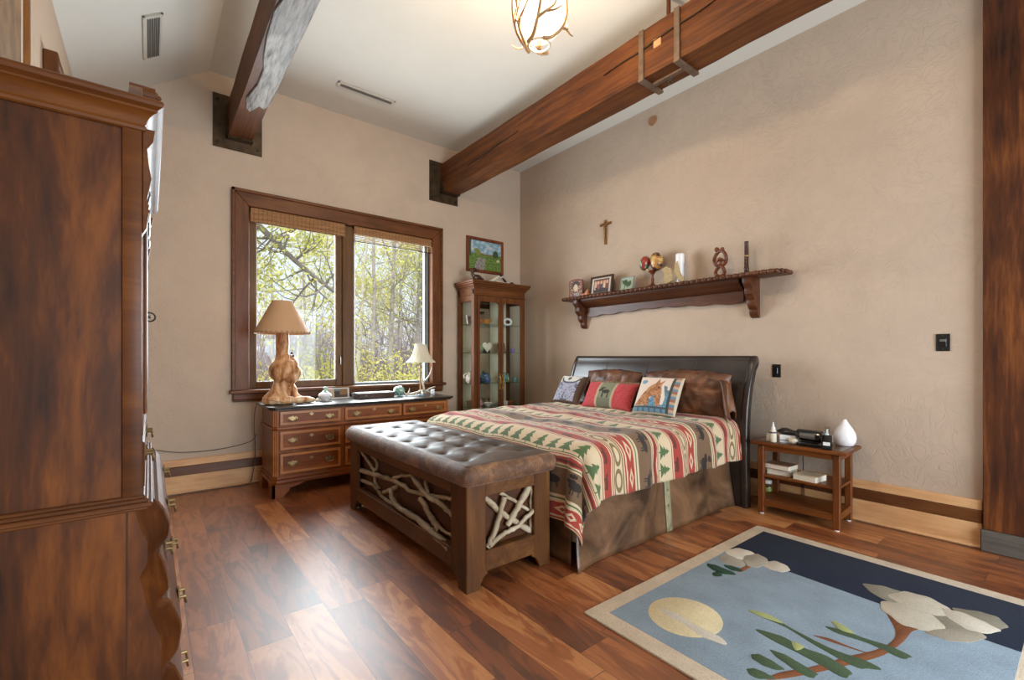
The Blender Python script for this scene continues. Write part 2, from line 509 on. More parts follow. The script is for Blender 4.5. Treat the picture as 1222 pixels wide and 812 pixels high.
# dark timber post at the right edge, on a grey plinth board
po = struct('trim_1', (X1, 0, 0))
for a, b in ((.135, .42), (-.155, .13), (-.45, -.16)):
    MB().box(X1 - .045, X1, a, b, .142, ZC, .004).build('plank', M['post'], po)
MB().box(X1 - .065, X1, -.455, .43, 0, .142, .006).build('plinth', M['plinth'], po)

# ------------------------------------------------------------------ window 1 (in view)
w = struct('window_1', (1.85, Y1, .95))
cas = MB()
YF = Y1 - .03
cas.prism([(.652, .96), (.80, .96), (.80, 2.845), (.652, 3.0)], 'y', YF, Y1, .005)
cas.build('casing', M['trim'], w)
cas = MB(); cas.prism([(2.905, .96), (3.052, .96), (3.052, 3.0), (2.905, 2.845)], 'y', YF, Y1, .005); cas.build('casing', M['trim'], w)
cas = MB(); cas.prism([(.80, 2.845), (2.905, 2.845), (3.052, 3.0), (.652, 3.0)], 'y', YF, Y1, .005); cas.build('casing', M['trim_h'], w)
# outer bead of the casing
bd = MB()
bd.box(.645, .675, YF - .016, Y1, .96, 3.008, .005); bd.box(3.028, 3.058, YF - .016, Y1, .96, 3.008, .005); bd.box(.645, 3.058, YF - .016, Y1, 2.975, 3.008, .005)
bd.build('casing_bead', M['trim_h'], w)
# stool and apron
MB().box(.625, 3.085, Y1 - .085, Y1 + .20, .925, .962, .008, 2).build('sill', M['trim_h'], w)
ap = MB(); ap.box(.655, 3.055, Y1 - .05, Y1, .862, .926, .006); ap.box(.655, 3.055, Y1 - .035, Y1, .842, .866, .006)
ap.build('apron', M['trim_h'], w)
# jambs
jb = MB(); jb.box(.78, .803, Y1, Y1 + .2, .955, 2.86); jb.build('jamb', M['trim'], w)
jb = MB(); jb.box(2.902, 2.925, Y1, Y1 + .2, .955, 2.86); jb.build('jamb', M['trim'], w)
jb = MB(); jb.box(.78, 2.925, Y1, Y1 + .2, 2.842, 2.865); jb.build('jamb', M['trim_h'], w)
# sashes: the left one opens, the right one is fixed
def ring(x0, x1, y0, y1, z0, z1, wl, wr, wb, wt, bev=.006):
    b = MB()
    b.box(x0, x0 + wl, y0, y1, z0, z1, bev); b.box(x1 - wr, x1, y0, y1, z0, z1, bev)
    b.box(x0 + wl - .003, x1 - wr + .003, y0, y1, z0, z0 + wb, bev); b.box(x0 + wl - .003, x1 - wr + .003, y0, y1, z1 - wt, z1, bev)
    return b
YS = Y1 + .06
sl = ring(.805, 1.765, YS, YS + .06, .962, 2.842, .078, .07, .075, .06).build('opening_sash', M['sash'], w)
MB().box(.883, 1.695, YS + .028, YS + .034, 1.037, 2.782).build('pane', M['glass'], sl)
ring(.878, 1.70, YS + .022, YS + .04, 1.03, 2.79, .01, .01, .01, .01, .002).build('glazing_bead', M['pewter'], sl)
MB().box(1.765, 1.905, YS - .02, YS + .07, .962, 2.842, .008).build('mullion', M['sash'], w)
M['alu'] = plain('grey_aluminium_sash', (122, 130, 130), .4, .5, .08, 20)
sr = ring(1.905, 2.902, YS + .01, YS + .06, .962, 2.842, .02, .06, .03, .05).build('fixed_sash', M['alu'], w)
MB().box(1.925, 2.855, YS + .03, YS + .036, .99, 2.795).build('pane', M['glass'], sr)
hd = MB(); hd.box(1.735, 1.75, YS - .022, YS, 1.22, 1.33, .005); hd.tube(smooth_path([(1.742, YS - .02, 1.30), (1.742, YS - .045, 1.29), (1.742, YS - .045, 1.21)], 4), .008, 8)
hd.build('sash_handle', M['pewter'], w, 40)
for z in (1.05, 2.0):
    MB().box(.800, .812, YS - .02, YS, z, z + .09, .003).build('hinge', M['pewter'], w)

# window 2, unseen behind the camera, added to let in fill light
w2 = struct('unseen_window_2', (2.2, Y0, .12))
ring(.60, 3.90, Y0 - .14, Y0 - .06, .12, 2.75, .10, .10, .12, .10).build('frame', M['sash'], w2)
MB().box(2.2, 2.3, Y0 - .14, Y0 - .06, .2, 2.66, .006).build('mullion', M['sash'], w2)
MB().box(.7, 2.2, Y0 - .10, Y0 - .094, .24, 2.65).build('pane', M['glass'], w2)
MB().box(2.3, 3.8, Y0 - .10, Y0 - .094, .24, 2.65).build('pane', M['glass'], w2)

# woven wood shades
def t_bamboo(name, mul=1.0):
    t = NT(name)
    x, y, z = t.sep(t.coord('Object'))
    s1 = ((z * 620.0).sin() * .5 + .5); th = ((x * 150.0).sin() * .5 + .5)
    n = t.noise(t.coord('Object', (3, 1, 90)), 2, 3, .6)
    col = t.ramp(n * .7 + s1 * .3, [(.25, srgb(104, 66, 36)), (.5, srgb(150, 104, 62)), (.75, srgb(188, 146, 98))])
    col = t.mix(th.gt(.93) * .6, col, srgb(96, 66, 40))
    t.set(color=col, rough=.7)
    t.bump(s1, .5, .004)
    return t.m
M['bamboo'] = t_bamboo('woven_wood_shade')
def shade(x0, x1, ztop, zbot, label, open_from=None):
    t = thing('woven_shade', label, 'window shade', ((x0 + x1) / 2, Y1 + .03, zbot), 0, 'woven wood shades in the window')
    b = MB()
    y0 = Y1 - .012
    zz = zbot if open_from is None else open_from
    n = 3 if open_from is None else 2
    for k in range(n):
        z1 = ztop - (ztop - zz) * k / n; z0 = ztop - (ztop - zz) * (k + 1) / n
        b.prism([(y0 + .004 * k, z1), (y0 - .012 + .004 * k, (z0 + z1) / 2), (y0 + .002, z0), (y0 + .012, z0), (y0 + .012, z1)], 'x', x0, x1)
    b.build('woven_panel', M['bamboo'], t, 30)
    MB().box(x0, x1, y0 + .014, Y1 + .05, ztop - .03, ztop, .004).build('head_rail', M['iron'], t)
    if open_from is not None:
        g = MB()
        k = 0
        z = open_from
        while z > zbot + .012:
            g.cyl((x0, y0 + .006, z - .006), (x1, y0 + .006, z - .006), .0035, seg=5); z -= .020
        g.build('reed_slats', M['bamboo'], t)
        c = MB(); x = x0 + .05; c.box(x0, x1, y0 + .001, y0 + .003, open_from - .004, open_from)
        while x < x1: c.cyl((x, y0 + .002, zbot), (x, y0 + .002, open_from), .002, seg=4); x += .083
        c.build('stitching', M['cream'], t)
    MB().box(x0, x1, y0, y0 + .014, zbot, zbot + .012, .003).build('bottom_bar', M['iron'], t)
shade(.815, 1.775, 2.838, 2.69, 'folded brown woven wood shade over the left window sash with no open weave')
shade(1.885, 2.895, 2.838, 2.655, 'woven wood shade over the right window sash with a pale see-through lower strip', 2.745)
# ------------------------------------------------------------------ ceiling beams
def plate(parent, x0, x1, z0, z1, yf):
    b = MB()
    b.box(x0, x1, yf - .012, yf, z0, z1, .002)
    p = b.build('wall_plate', M['plate_iron'], parent)
    fl = MB()                                     # the welded pocket round the beam end
    return p
def pocket(parent, bx0, bx1, bz0, bz1, yf):
    b = MB(); t = .012
    b.box(bx0 - t, bx0, yf - .10, yf, bz0 - t, bz1, .002); b.box(bx1, bx1 + t, yf - .10, yf, bz0 - t, bz1, .002)
    b.box(bx0 - t, bx1 + t, yf - .10, yf, bz0 - t, bz0, .002)
    b.build('beam_pocket', M['plate_iron'], parent)
def bolts(parent, pts, yf):
    for x, z in pts:
        b = MB(); b.cyl((x, yf - .012, z), (x, yf - .024, z), .016, .014, 6)
        b.build('bolt', M['iron'], parent)
def timber(x0, x1, z0, z1, ya, yb, seed, hewn=False):
    b = MB(); rnd = random.Random(seed)
    ny = 70
    sec = [(x0, z0), (x0, (z0 + z1) / 2), (x0, z1), ((x0 + x1) / 2, z1), (x1, z1), (x1, (z0 + z1) / 2), (x1, z0), ((x0 + x1) / 2, z0)]
    cx, cz = (x0 + x1) / 2, (z0 + z1) / 2
    rings = []
    for i in range(ny + 1):
        y = ya + (yb - ya) * i / ny
        row = []
        for k, (x, z) in enumerate(sec):
            n = noise.noise(Vector((x * 3 + seed, y * 2.2, z * 3))) * .010 + noise.noise(Vector((x * 9, y * 7 + seed, z * 9))) * .004
            row.append(b.bm.verts.new((x + (x - cx) * n * 3, y, z + (z - cz) * n * 3)))
        rings.append(row)
    for r0, r1 in zip(rings, rings[1:]):
        for k in range(8):
            l = (k + 1) % 8
            b.bm.faces.new([r0[k], r1[k], r1[l], r0[l]])
    b.bm.faces.new(rings[0]); b.bm.faces.new(rings[-1][::-1])
    bmesh.ops.recalc_face_normals(b.bm, faces=b.bm.faces)
    return b
ZB0, ZB1 = 3.49, 3.865
b1 = thing('ceiling_beam', 'timber beam on the left with a weathered grey hewn underside', 'beam', (.715, Y1, ZB0), 0, 'timber ceiling beams')
timber(.612, .815, ZB0, ZB1 - .03, -2.9, Y1 - .012, 1).build('timber', M['beam'], b1)
plate(b1, .488, .92, 3.385, 3.915, Y1)
pocket(b1, .612, .815, ZB0, 3.66, Y1)
bolts(b1, [(.53, 3.44), (.53, 3.86), (.88, 3.44), (.88, 3.86)], Y1)
rnd = random.Random(5)
lf = []
y = 4.62
lf.append((.70, y)); lf.append((.662, y - .05))
while y > -2.8:
    y -= rnd.uniform(.12, .3)
    lf.append((.642 + .028 * math.sin(y * 5.1) + rnd.uniform(-.008, .012) - (.012 if y < 3.2 else 0), y))
hw = MB(); hw.prism([(p[0], p[1]) for p in lf] + [(.818, -2.85), (.818, 4.40), (.79, 4.50), (.75, 4.47)], 'z', ZB0 - .014, ZB0 + .03, .006)
hw.build('hewn_face', M['hewn'], b1)
b2 = thing('ceiling_beam', 'long timber beam nearest the headboard wall with two steel straps', 'beam', (3.16, Y1, ZB0), 0, 'timber ceiling beams')
timber(3.04, 3.28, ZB0, ZB1, -2.9, Y1 - .012, 8).build('timber', M['beam'], b2)
plate(b2, 2.872, 3.306, 3.36, 3.89, Y1)
pocket(b2, 3.04, 3.28, ZB0, 3.62, Y1)
bolts(b2, [(2.91, 3.41), (2.91, 3.84), (3.27, 3.41), (3.27, 3.84)], Y1)
for ys in (2.17, 1.86):
    s = MB()
    s.box(3.024, 3.040, ys - .022, ys + .022, ZB0 - .012, ZB1 - .004, .003)
    s.box(3.280, 3.296, ys - .022, ys + .022, ZB0 - .012, ZB1 - .004, .003)
    s.box(3.020, 3.302, ys - .024, ys + .024, ZB0 - .022, ZB0 - .002, .003)
    s.box(3.024, 3.296, ys - .022, ys + .022, ZB1 - .008, ZB1 + .006, .003)
    s.build('strap', M['strap_iron'], b2)
s = MB(); s.box(3.14, 3.18, 1.88, 2.15, ZB0 - .020, ZB0 - .002, .003); s.build('tie_bar', M['strap_iron'], b2)
s = MB(); s.cyl((3.16, 2.00, ZB0 - .012), (3.16, 2.00, ZB0 - .055), .016, seg=6); s.cyl((3.16, 2.0, ZB0 - .05), (3.16, 2.0, ZB0 - .078), .010, seg=10)
s.build('bolt', M['pewter'], b2)
M['peg'] = wood('pale_oak_peg', (170, 118, 74), (196, 146, 102), (214, 170, 128), 'y', 7, 6, .5, .1, .05)
s = MB(); s.box(3.028, 3.06, 1.995, 2.060, 3.672, 3.738, .004); s.build('peg', M['peg'], b2)
# shrinkage checks along the left face
for (ya, yb, z, h) in ((2.55, 1.55, 3.70, .016), (4.7, 3.7, 3.63, .012), (1.5, .6, 3.76, .014)):
    ck = MB(); pts = []
    n = 14
    up = [(ya + (yb - ya) * i / n, z + .005 * math.sin(i * .9) + (ya - (ya + (yb - ya) * i / n)) * .05) for i in range(n + 1)]
    hh = [h * math.sin(PI * i / n) * .28 + .001 for i in range(n + 1)]
    ck.prism([(p[0], p[1] + q) for p, q in zip(up, hh)] + [(p[0], p[1] - q) for p, q in reversed(list(zip(up, hh)))], 'x', 3.028, 3.05)
    ck.build('check_crack', M['iron'], b2)
one(MB().cyl((3.16, 2.01, ZB1 - .01), (3.16, 2.01, ZC), .016, seg=12), 'suspension_rod', M['armoire_trim'], 'thin brown rod rising from the strapped beam to the ceiling', 'rod', smooth=40)

# ------------------------------------------------------------------ ceiling registers and wall disc
def register(t, L, Wd, n):
    b = MB()
    b.box(-Wd / 2, Wd / 2, -L / 2, L / 2, -.012, -.006, .002)
    b.box(-Wd / 2, -Wd / 2 + .018, -L / 2, L / 2, -.014, 0, .002); b.box(Wd / 2 - .018, Wd / 2, -L / 2, L / 2, -.014, 0, .002)
    b.box(-Wd / 2, Wd / 2, -L / 2, -L / 2 + .018, -.014, 0, .002); b.box(-Wd / 2, Wd / 2, L / 2 - .018, L / 2, -.014, 0, .002)
    b.build('frame', M['metal_white'], t, local=True)
    g = MB()
    span = Wd - .05
    for k in range(n):
        x = -span / 2 + span * (k + .5) / n
        g.box(x - .004, x + .004, -L / 2 + .03, L / 2 - .03, -.020, -.010, 0)
    g.build('louvre', M['slot'], t, local=True)
sx = (-.043 + .076) / 2
v1 = thing('air_register', 'white louvred air register on the sloped ceiling at left', 'vent', (sx, 4.535, ZC - (RX - sx) * SL - .001))
v1.rotation_euler = (0, -math.atan(SL), 0)
register(v1, .60, .145, 6)
v2 = thing('air_register', 'long narrow air register in the flat ceiling between the beams', 'vent', (1.81, 4.75, ZC - .001), PI / 2)
register(v2, .61, .085, 3)
b = MB(); b.cyl((X1 - .012, 3.012, 3.952), (X1, 3.012, 3.952), .05, .055, 24)
M['disc'] = plain('tan_cover_disc', (150, 108, 74), .5, 0, .08, 10)
one(b, 'cover_disc', M['disc'], 'small round tan cover disc high on the headboard wall', 'cover plate', smooth=40)

# ------------------------------------------------------------------ ceiling lamp
LX, LY, LZ = 1.97, 2.19, 3.50
cl = thing('ceiling_lamp', 'glowing glass globe ceiling lamp wrapped in antlers', 'ceiling lamp', (LX, LY, LZ - .2))
g = MB(); prof = [(0, -.150), (.05, -.146), (.095, -.125), (.135, -.08), (.158, -.02), (.163, .04), (.152, .10), (.125, .14), (.10, .155)]
g.lathe(prof, (LX, LY, LZ), 32); g.build('globe', M['globe'], cl, 60)
g = MB(); g.lathe([(.0, .152), (.11, .15), (.118, .165), (.10, .185), (.03, .195), (.018, .21), (.018, .50), (.018, ZC - LZ - .03), (.075, ZC - LZ - .03), (.085, ZC - LZ)], (LX, LY, LZ), 24)
g.build('stem_and_canopy', M['brass'], cl, 40)
for k, az in enumerate((-136, -62, 152, 60, -190)):
    a = math.radians(az)
    def P(r, da, z): return (LX + r * math.cos(a + da), LY + r * math.sin(a + da), LZ + z)
    m = MB()
    m.tube(smooth_path([P(.085, -.9, -.195), P(.10, -.3, -.175), P(.150, 0, -.115), P(.178, .12, -.02), P(.176, .05, .09), P(.165, -.1, .17)], 5), [.013 - .00035 * i for i in range(26)], 8)
    m.tube(smooth_path([P(.150, 0, -.115), P(.176, .3, -.095), P(.19, .6, -.045), P(.182, .7, .05)], 5), [.010 - .0005 * i for i in range(16)], 8)
    m.tube(smooth_path([P(.17, .35, -.09), P(.21, .55, -.10), P(.235, .7, -.08)], 5), [.007 - .0004 * i for i in range(11)], 7)
    m.build('antler', M['antler'], cl, 60)
m = MB(); m.cyl((LX, LY, LZ - .152), (LX, LY, LZ - .20), .012, .018, 12); m.ball((LX, LY, LZ - .205), .016); m.build('finial', M['antler'], cl, 60)
r_ = MB(); r_.tube([(LX + .07 * math.cos(t), LY + .07 * math.sin(t), LZ - .185) for t in [2 * PI * i / 24 for i in range(24)]], .007, 6, closed=True); r_.build('lower_ring', M['antler_white'], cl, 60)

# ------------------------------------------------------------------ armoire (left foreground)
AY0, AY1, AXB = 1.72, 2.86, X0 + .012
ar = thing('armoire', 'tall dark-stained armoire with bombe drawer base filling the left foreground', 'armoire', (-.22, (AY0 + AY1) / 2, 0))
def lerp_tab(tab, z):
    for (z0, a), (z1, b) in zip(tab, tab[1:]):
        if z0 <= z <= z1:
            t = (z - z0) / (z1 - z0); t = t * t * (3 - 2 * t) * .5 + t * .5
            return a + (b - a) * t
    return tab[-1][1] if z > tab[-1][0] else tab[0][1]
TS = [(0, .02), (.10, .02), (.20, .03), (.34, .028), (.44, .028), (.552, -.002), (.60, -.012), (.655, -.022), (.69, -.006), (.702, -.004), (.75, -.004), (.80, -.022), (.866, -.036)]
TF = [(0, .05), (.10, .045), (.15, .07), (.25, .085), (.325, .06), (.345, .038), (.37, .070), (.445, .078), (.53, .052), (.552, .032), (.57, .046), (.60, .045), (.655, .034), (.698, .020), (.712, .030), (.74, .045), (.775, .048), (.82, .036), (.855, .018), (.868, .012)]
b = MB()
nz = 90
rows = []
for i in range(nz + 1):
    z = .09 + (.862 - .09) * i / nz
    xs, xf = lerp_tab(TS, z), lerp_tab(TF, z)
    sec = [(AXB, AY0), (xs, AY0), (xs + .004, AY0 + .004), (xf - .004, AY0 + .056), (xf, AY0 + .064), (xf - .006, AY0 + .07), (xf - .006, AY1 - .07), (xf, AY1 - .064), (xs, AY1), (AXB, AY1)]
    rows.append([b.bm.verts.new((x, y, z)) for x, y in sec])
for r0, r1 in zip(rows, rows[1:]):
    for k in range(10):
        l = (k + 1) % 10
        b.bm.faces.new([r0[k], r0[l], r1[l], r1[k]])
b.bm.faces.new(rows[0][::-1]); b.bm.faces.new(rows[-1])
b.build('lower_case', M['armoire'], ar, 32)
# stile line on the lower side, base plinth
MB().box(-.052, -.048, AY0 - .002, AY0 + .01, .10, .85).build('side_joint', M['dark_carved'], ar)
MB().box(AXB, .06, AY0 - .012, AY1 + .012, 0, .10, .012, 2).build('plinth', M['armoire_trim'], ar)
def pull(parent, x, y, z, mat, s=1.0):
    """bail pull on a pierced back plate, standing out along +x"""
    h = MB()
    h.prism([(y - .045 * s, z), (y - .03 * s, z + .022 * s), (y - .012 * s, z + .018 * s), (y, z + .03 * s), (y + .012 * s, z + .018 * s), (y + .03 * s, z + .022 * s), (y + .045 * s, z), (y + .03 * s, z - .016 * s), (y, z - .024 * s), (y - .03 * s, z - .016 * s)], 'x', x, x + .004)
    for q in (-1, 1): h.cyl((x, y + q * .03 * s, z + .004), (x + .022 * s, y + q * .03 * s, z + .004), .006 * s, seg=8)
    h.tube(smooth_path([(x + .018 * s, y - .03 * s, z + .004), (x + .022 * s, y - .026 * s, z - .018 * s), (x + .022 * s, y, z - .026 * s), (x + .022 * s, y + .026 * s, z - .018 * s), (x + .018 * s, y + .03 * s, z + .004)], 4), .0042 * s, 6)
    h.build('pull', mat, parent, 40)
for z0, z1 in ((.712, .852), (.572, .692), (.366, .542), (.115, .335)):
    d = MB()
    n = 14
    ya, yb = AY0 + .075, AY1 - .075
    R = []
    for i in range(n + 1):
        z = z0 + (z1 - z0) * i / n
        xf = lerp_tab(TF, z) + .004
        R.append([d.bm.verts.new((xx, yy, z)) for xx, yy in ((xf - .03, ya), (xf, ya), (xf, yb), (xf - .03, yb))])
    for r0, r1 in zip(R, R[1:]):
        for k in range(4):
            l = (k + 1) % 4
            d.bm.faces.new([r0[k], r0[l], r1[l], r1[k]])
    d.bm.faces.new(R[0][::-1]); d.bm.faces.new(R[-1])
    dd = d.build('drawer', M['armoire_trim'], ar, 32)
    zm = (z0 + z1) / 2
    for y in (2.0, 2.58): pull(dd, lerp_tab(TF, zm) + .003, y, zm, M['brass'], 1.0)
# waist moulding
wm = MB()
for off, z0, z1 in ((.012, .852, .864), (.022, .862, .876), (.012, .874, .886), (.004, .884, .895)):
    wm.box(AXB, -.016 + off + .002, AY0 - off, AY1 + off, z0, z1, .003)
wm.build('waist_moulding', M['armoire_trim'], ar)
# upper case
UX = -.017
b = MB()
b.box(AXB, UX - .012, AY0 + .008, AY1 - .008, .885, 1.985)
b.build('upper_case', M['armoire'], ar)
b = MB()
b.box(UX - .045, UX, AY0, AY0 + .035, .89, 1.985, .004, 2)
b.box(AXB, AXB + .05, AY0, AY0 + .02, .89, 1.985, .003)
b.build('side_stile', M['armoire_trim'], ar, 30)
MB().box(UX - .045, UX, AY1 - .035, AY1, .89, 1.985, .004, 2).build('side_stile', M['armoire_trim'], ar)
for k, (ya, yb) in enumerate(((AY0 + .04, 2.286), (2.294, AY1 - .04))):
    d = MB()
    d.box(UX - .014, UX + .002, ya, yb, 1.06, 1.975, .004)
    door = d.build('door', M['armoire_trim'], ar)
    p = MB()
    arch = [(ya + .07, 1.12), (yb - .07, 1.12)] + [((ya + yb) / 2 + ((yb - ya) / 2 - .07) * math.cos(t), 1.80 + .10 * math.sin(t)) for t in [PI * i / 14 for i in range(15)]]
    p.prism(arch, 'x', UX, UX + .012, .006, 2)
    p.build('raised_panel', M['armoire'], door, 30)
    c = MB()                                              # carved spray at the head of the door
    for i in range(7):
        a = PI * (i + .5) / 7
        c.ball(((UX + .010), (ya + yb) / 2 + .13 * math.cos(a), 1.80 + .10 * math.sin(a)), (.011, .028, .03))
    c.build('carving', M['pewter'], door, 60)
rg = MB()
rg.tube([(UX + .018 + .017 * math.cos(t), 2.27, 1.455 + .017 * math.sin(t)) for t in [2 * PI * i / 20 for i in range(20)]], .0032, 6, closed=True)
rg.ball((UX + .018, 2.27, 1.455), .006); rg.cyl((UX, 2.27, 1.472), (UX + .02, 2.27, 1.472), .004, seg=8)
rg.build('ring_pull', M['pewter'], ar, 60)
d = MB(); d.box(UX - .014, UX + .006, AY0 + .04, AY1 - .04, .905, 1.045, .005); dd = d.build('drawer', M['armoire_trim'], ar)
for y in (2.0, 2.58): pull(dd, UX + .006, y, .97, M['brass'])
# corbels under the cornice at the front corners
for ya in (AY0 + .006, AY1 - .046):
    c = MB(); c.prism([(UX, 1.975), (UX + .030, 1.975), (UX + .026, 1.94), (UX + .012, 1.915), (UX + .016, 1.87), (UX + .022, 1.83), (UX + .012, 1.77), (UX + .016, 1.73), (UX + .010, 1.68), (UX, 1.66)], 'y', ya, ya + .04, .003, 1)
    c.build('corbel', M['armoire_trim'], ar, 30)
# cornice: stepped and coved
cn = MB()
prof = [(.002, 1.960), (.008, 1.964), (.010, 1.972), (.007, 1.978), (.010, 1.982), (.013, 1.992), (.019, 2.002), (.028, 2.010), (.036, 2.014), (.036, 2.020), (.041, 2.023), (.048, 2.028), (.051, 2.036), (.048, 2.044), (.041, 2.049), (.0, 2.050)]
rings = []
for o, z in prof:
    rings.append([cn.bm.verts.new(q) for q in ((AXB, AY0 - o + .004, z), (UX + o, AY0 - o + .004, z), (UX + o, AY1 + o - .004, z), (AXB, AY1 + o - .004, z))])
for r0, r1 in zip(rings, rings[1:]):
    for k in range(3): cn.bm.faces.new([r0[k], r0[k + 1], r1[k + 1], r1[k]])
cn.bm.faces.new(rings[-1])
cn.build('cornice', M['armoire_trim'], ar, 30)
# swan-neck pediment along the front edge, ending in turned rosettes
pd = MB()
for sgn in (-1, 1):
    ym = (AY0 + AY1) / 2
    e = AY0 + .02 if sgn < 0 else AY1 - .02
    c = ym + sgn * .07
    top = []; bot = []
    for i in range(13):
        t = i / 12
        y = e + (c - e) * t
        s_ = t * t * (3 - 2 * t)
        top.append((y, 2.052 + .012 + .235 * s_)); bot.append((y, 2.046))
    poly = top + bot[::-1]
    pd.prism(poly, 'x', -.055, -.020)
pd.build('pediment', M['armoire_trim'], ar)
for sgn in (-1, 1):
    ro = MB(); yc = (AY0 + AY1) / 2 + sgn * .075
    ro.cyl((-.058, yc, 2.292), (.018, yc, 2.292), .031, .031, 18); ro.cyl((.018, yc, 2.292), (.026, yc, 2.292), .022, .016, 18); ro.ball((.028, yc, 2.292), .010)
    ro.build('rosette', M['armoire_trim'], ar, 40)

# pictures on the left wall above it
M['gilt'] = wood('gilt_frame', (90, 56, 28), (128, 84, 44), (166, 118, 68), 'z', 6, 8, .35, .3, .05)
M['mat'] = plain('cream_picture_mat', (214, 208, 192), .8, 0, .02, 6)
M['sepia'] = plain('sepia_print', (132, 104, 74), .6, 0, .35, 9)
pf = thing('framed_picture', 'large picture in a brown frame with cream mat high on the left wall', 'picture', (X0, 2.55, 2.25))
b = MB(); b.box(X0, X0 + .03, 3.03, 3.085, 2.25, 3.35, .008, 2); b.box(X0, X0 + .03, 2.02, 2.075, 2.25, 3.35, .008, 2); b.box(X0, X0 + .03, 2.07, 3.035, 2.25, 2.305, .008, 2); b.box(X0, X0 + .03, 2.07, 3.035, 3.295, 3.35, .008, 2)
b.build('frame', M['gilt'], pf, 40)
MB().box(X0, X0 + .012, 2.07, 3.035, 2.30, 3.30).build('mat', M['mat'], pf)
MB().box(X0 + .011, X0 + .014, 2.16, 2.98, 2.40, 3.20).build('print', M['sepia'], pf)
pf = thing('framed_picture', 'deep dark wood frame peeking above the armoire on the left wall', 'picture', (X0, 4.0, 2.2))
b = MB(); b.box(X0, X0 + .062, 3.60, 3.655, 2.2, 3.02, .006); b.box(X0, X0 + .062, 4.345, 4.40, 2.2, 3.02, .006); b.box(X0, X0 + .062, 3.65, 4.35, 2.2, 2.255, .006); b.box(X0, X0 + .062, 3.65, 4.35, 2.965, 3.02, .006)
b.build('frame', M['trim'], pf)
MB().box(X0, X0 + .02, 3.65, 4.35, 2.25, 2.97).build('print', M['sepia'], pf)
# ------------------------------------------------------------------ dresser under the window
DX0, DX1, DY0, DY1 = .885, 2.735, 4.60, 5.14
dr = thing('dresser', 'cherry dresser with inlaid drawers and brass pulls under the window', 'dresser', ((DX0 + DX1) / 2, (DY0 + DY1) / 2, 0))
def canted(x0, x1, y0, y1, c): return [(x0, y1), (x0, y0 + c), (x0 + c, y0), (x1 - c, y0), (x1, y0 + c), (x1, y1)]
MB().prism(canted(DX0, DX1, DY0 + .004, DY1, .035), 'z', .17, .812).build('case', M['dress_z'], dr)
tp = MB(); tp.prism(canted(DX0 - .05, DX1 + .055, DY0 - .05, DY1 + .03, .055), 'z', .822, .842, .007, 2); tp.prism(canted(DX0 - .035, DX1 + .04, DY0 - .035, DY1 + .02, .05), 'z', .808, .824, .005)
tp.build('top', M['dress_top'], dr, 30)
MB().prism(canted(DX0 - .014, DX1 + .014, DY0 - .012, DY1 + .004, .042), 'z', .620, .650, .008, 2).build('waist_moulding', M['dress'], dr, 30)
bs = MB(); bs.prism(canted(DX0 - .022, DX1 + .022, DY0 - .02, DY1 + .006, .045), 'z', .125, .165, .010, 2); bs.prism(canted(DX0 - .010, DX1 + .010, DY0 - .008, DY1 + .004, .04), 'z', .163, .192, .008, 2)
bs.build('base_moulding', M['dress'], dr, 30)
# bracket feet
for sx_, xe in ((1, DX0 - .014), (-1, DX1 + .014)):
    f = MB()
    f.prism([(xe, .0), (xe + sx_ * .10, 0), (xe + sx_ * .115, .035), (xe + sx_ * .14, .05), (xe + sx_ * .155, .085), (xe + sx_ * .22, .095), (xe + sx_ * .30, .128), (xe, .128)], 'y', DY0 - .014, DY0 + .014, .003)
    f.prism([(DY0 - .014, 0), (DY0 + .10, 0), (DY0 + .12, .05), (DY0 + .15, .085), (DY0 + .22, .128), (DY0 - .014, .128)], 'x', min(xe, xe + sx_ * .028), max(xe, xe + sx_ * .028), .003)
    f.build('bracket_foot', M['dress'], dr)
    MB().box(min(xe, xe + sx_ * .06), max(xe, xe + sx_ * .06), DY1 - .08, DY1, 0, .128, .003).build('rear_foot', M['dress'], dr)
# reeded quarter columns on the canted corners
for xa in (DX0 + .020, DX1 - .020):
    q = MB()
    for k in (-1, 0, 1):
        x = xa + k * .013 * (1 if xa < 1.5 else 1); y = DY0 + .020 - (k * .013 if xa < 1.5 else -k * .013)
        q.cyl((x, y - .003, .195), (x, y - .003, .618), .0065, seg=8); q.cyl((x, y - .003, .652), (x, y - .003, .806), .0065, seg=8)
    q.build('reeded_column', M['dress_in'], dr, 50)
def bail(parent, x, y, z, mat, s=1.0):
    h = MB()
    h.prism([(x - .048 * s, z + .002), (x - .034 * s, z + .020 * s), (x - .014 * s, z + .014 * s), (x, z + .030 * s), (x + .014 * s, z + .014 * s), (x + .034 * s, z + .020 * s), (x + .048 * s, z + .002), (x + .034 * s, z - .016 * s), (x + .012 * s, z - .014 * s), (x, z - .026 * s), (x - .012 * s, z - .014 * s), (x - .034 * s, z - .016 * s)], 'y', y - .004, y)
    for q in (-1, 1): h.cyl((x + q * .032 * s, y, z + .004), (x + q * .032 * s, y - .018 * s, z + .004), .006 * s, seg=8)
    h.tube(smooth_path([(x - .032 * s, y - .014 * s, z + .004), (x - .030 * s, y - .020 * s, z - .020 * s), (x, y - .020 * s, z - .028 * s), (x + .030 * s, y - .020 * s, z - .020 * s), (x + .032 * s, y - .014 * s, z + .004)], 4), .0042 * s, 6)
    h.build('pull', mat, parent, 40)
def key(parent, x, y, z, mat):
    h = MB(); h.prism([(x - .022, z), (x - .008, z + .010), (x, z + .014), (x + .008, z + .010), (x + .022, z), (x, z - .016)], 'y', y - .003, y)
    h.cyl((x, y - .004, z), (x, y - .001, z), .003, seg=8)
    h.build('escutcheon', mat, parent)
yf = DY0 + .004
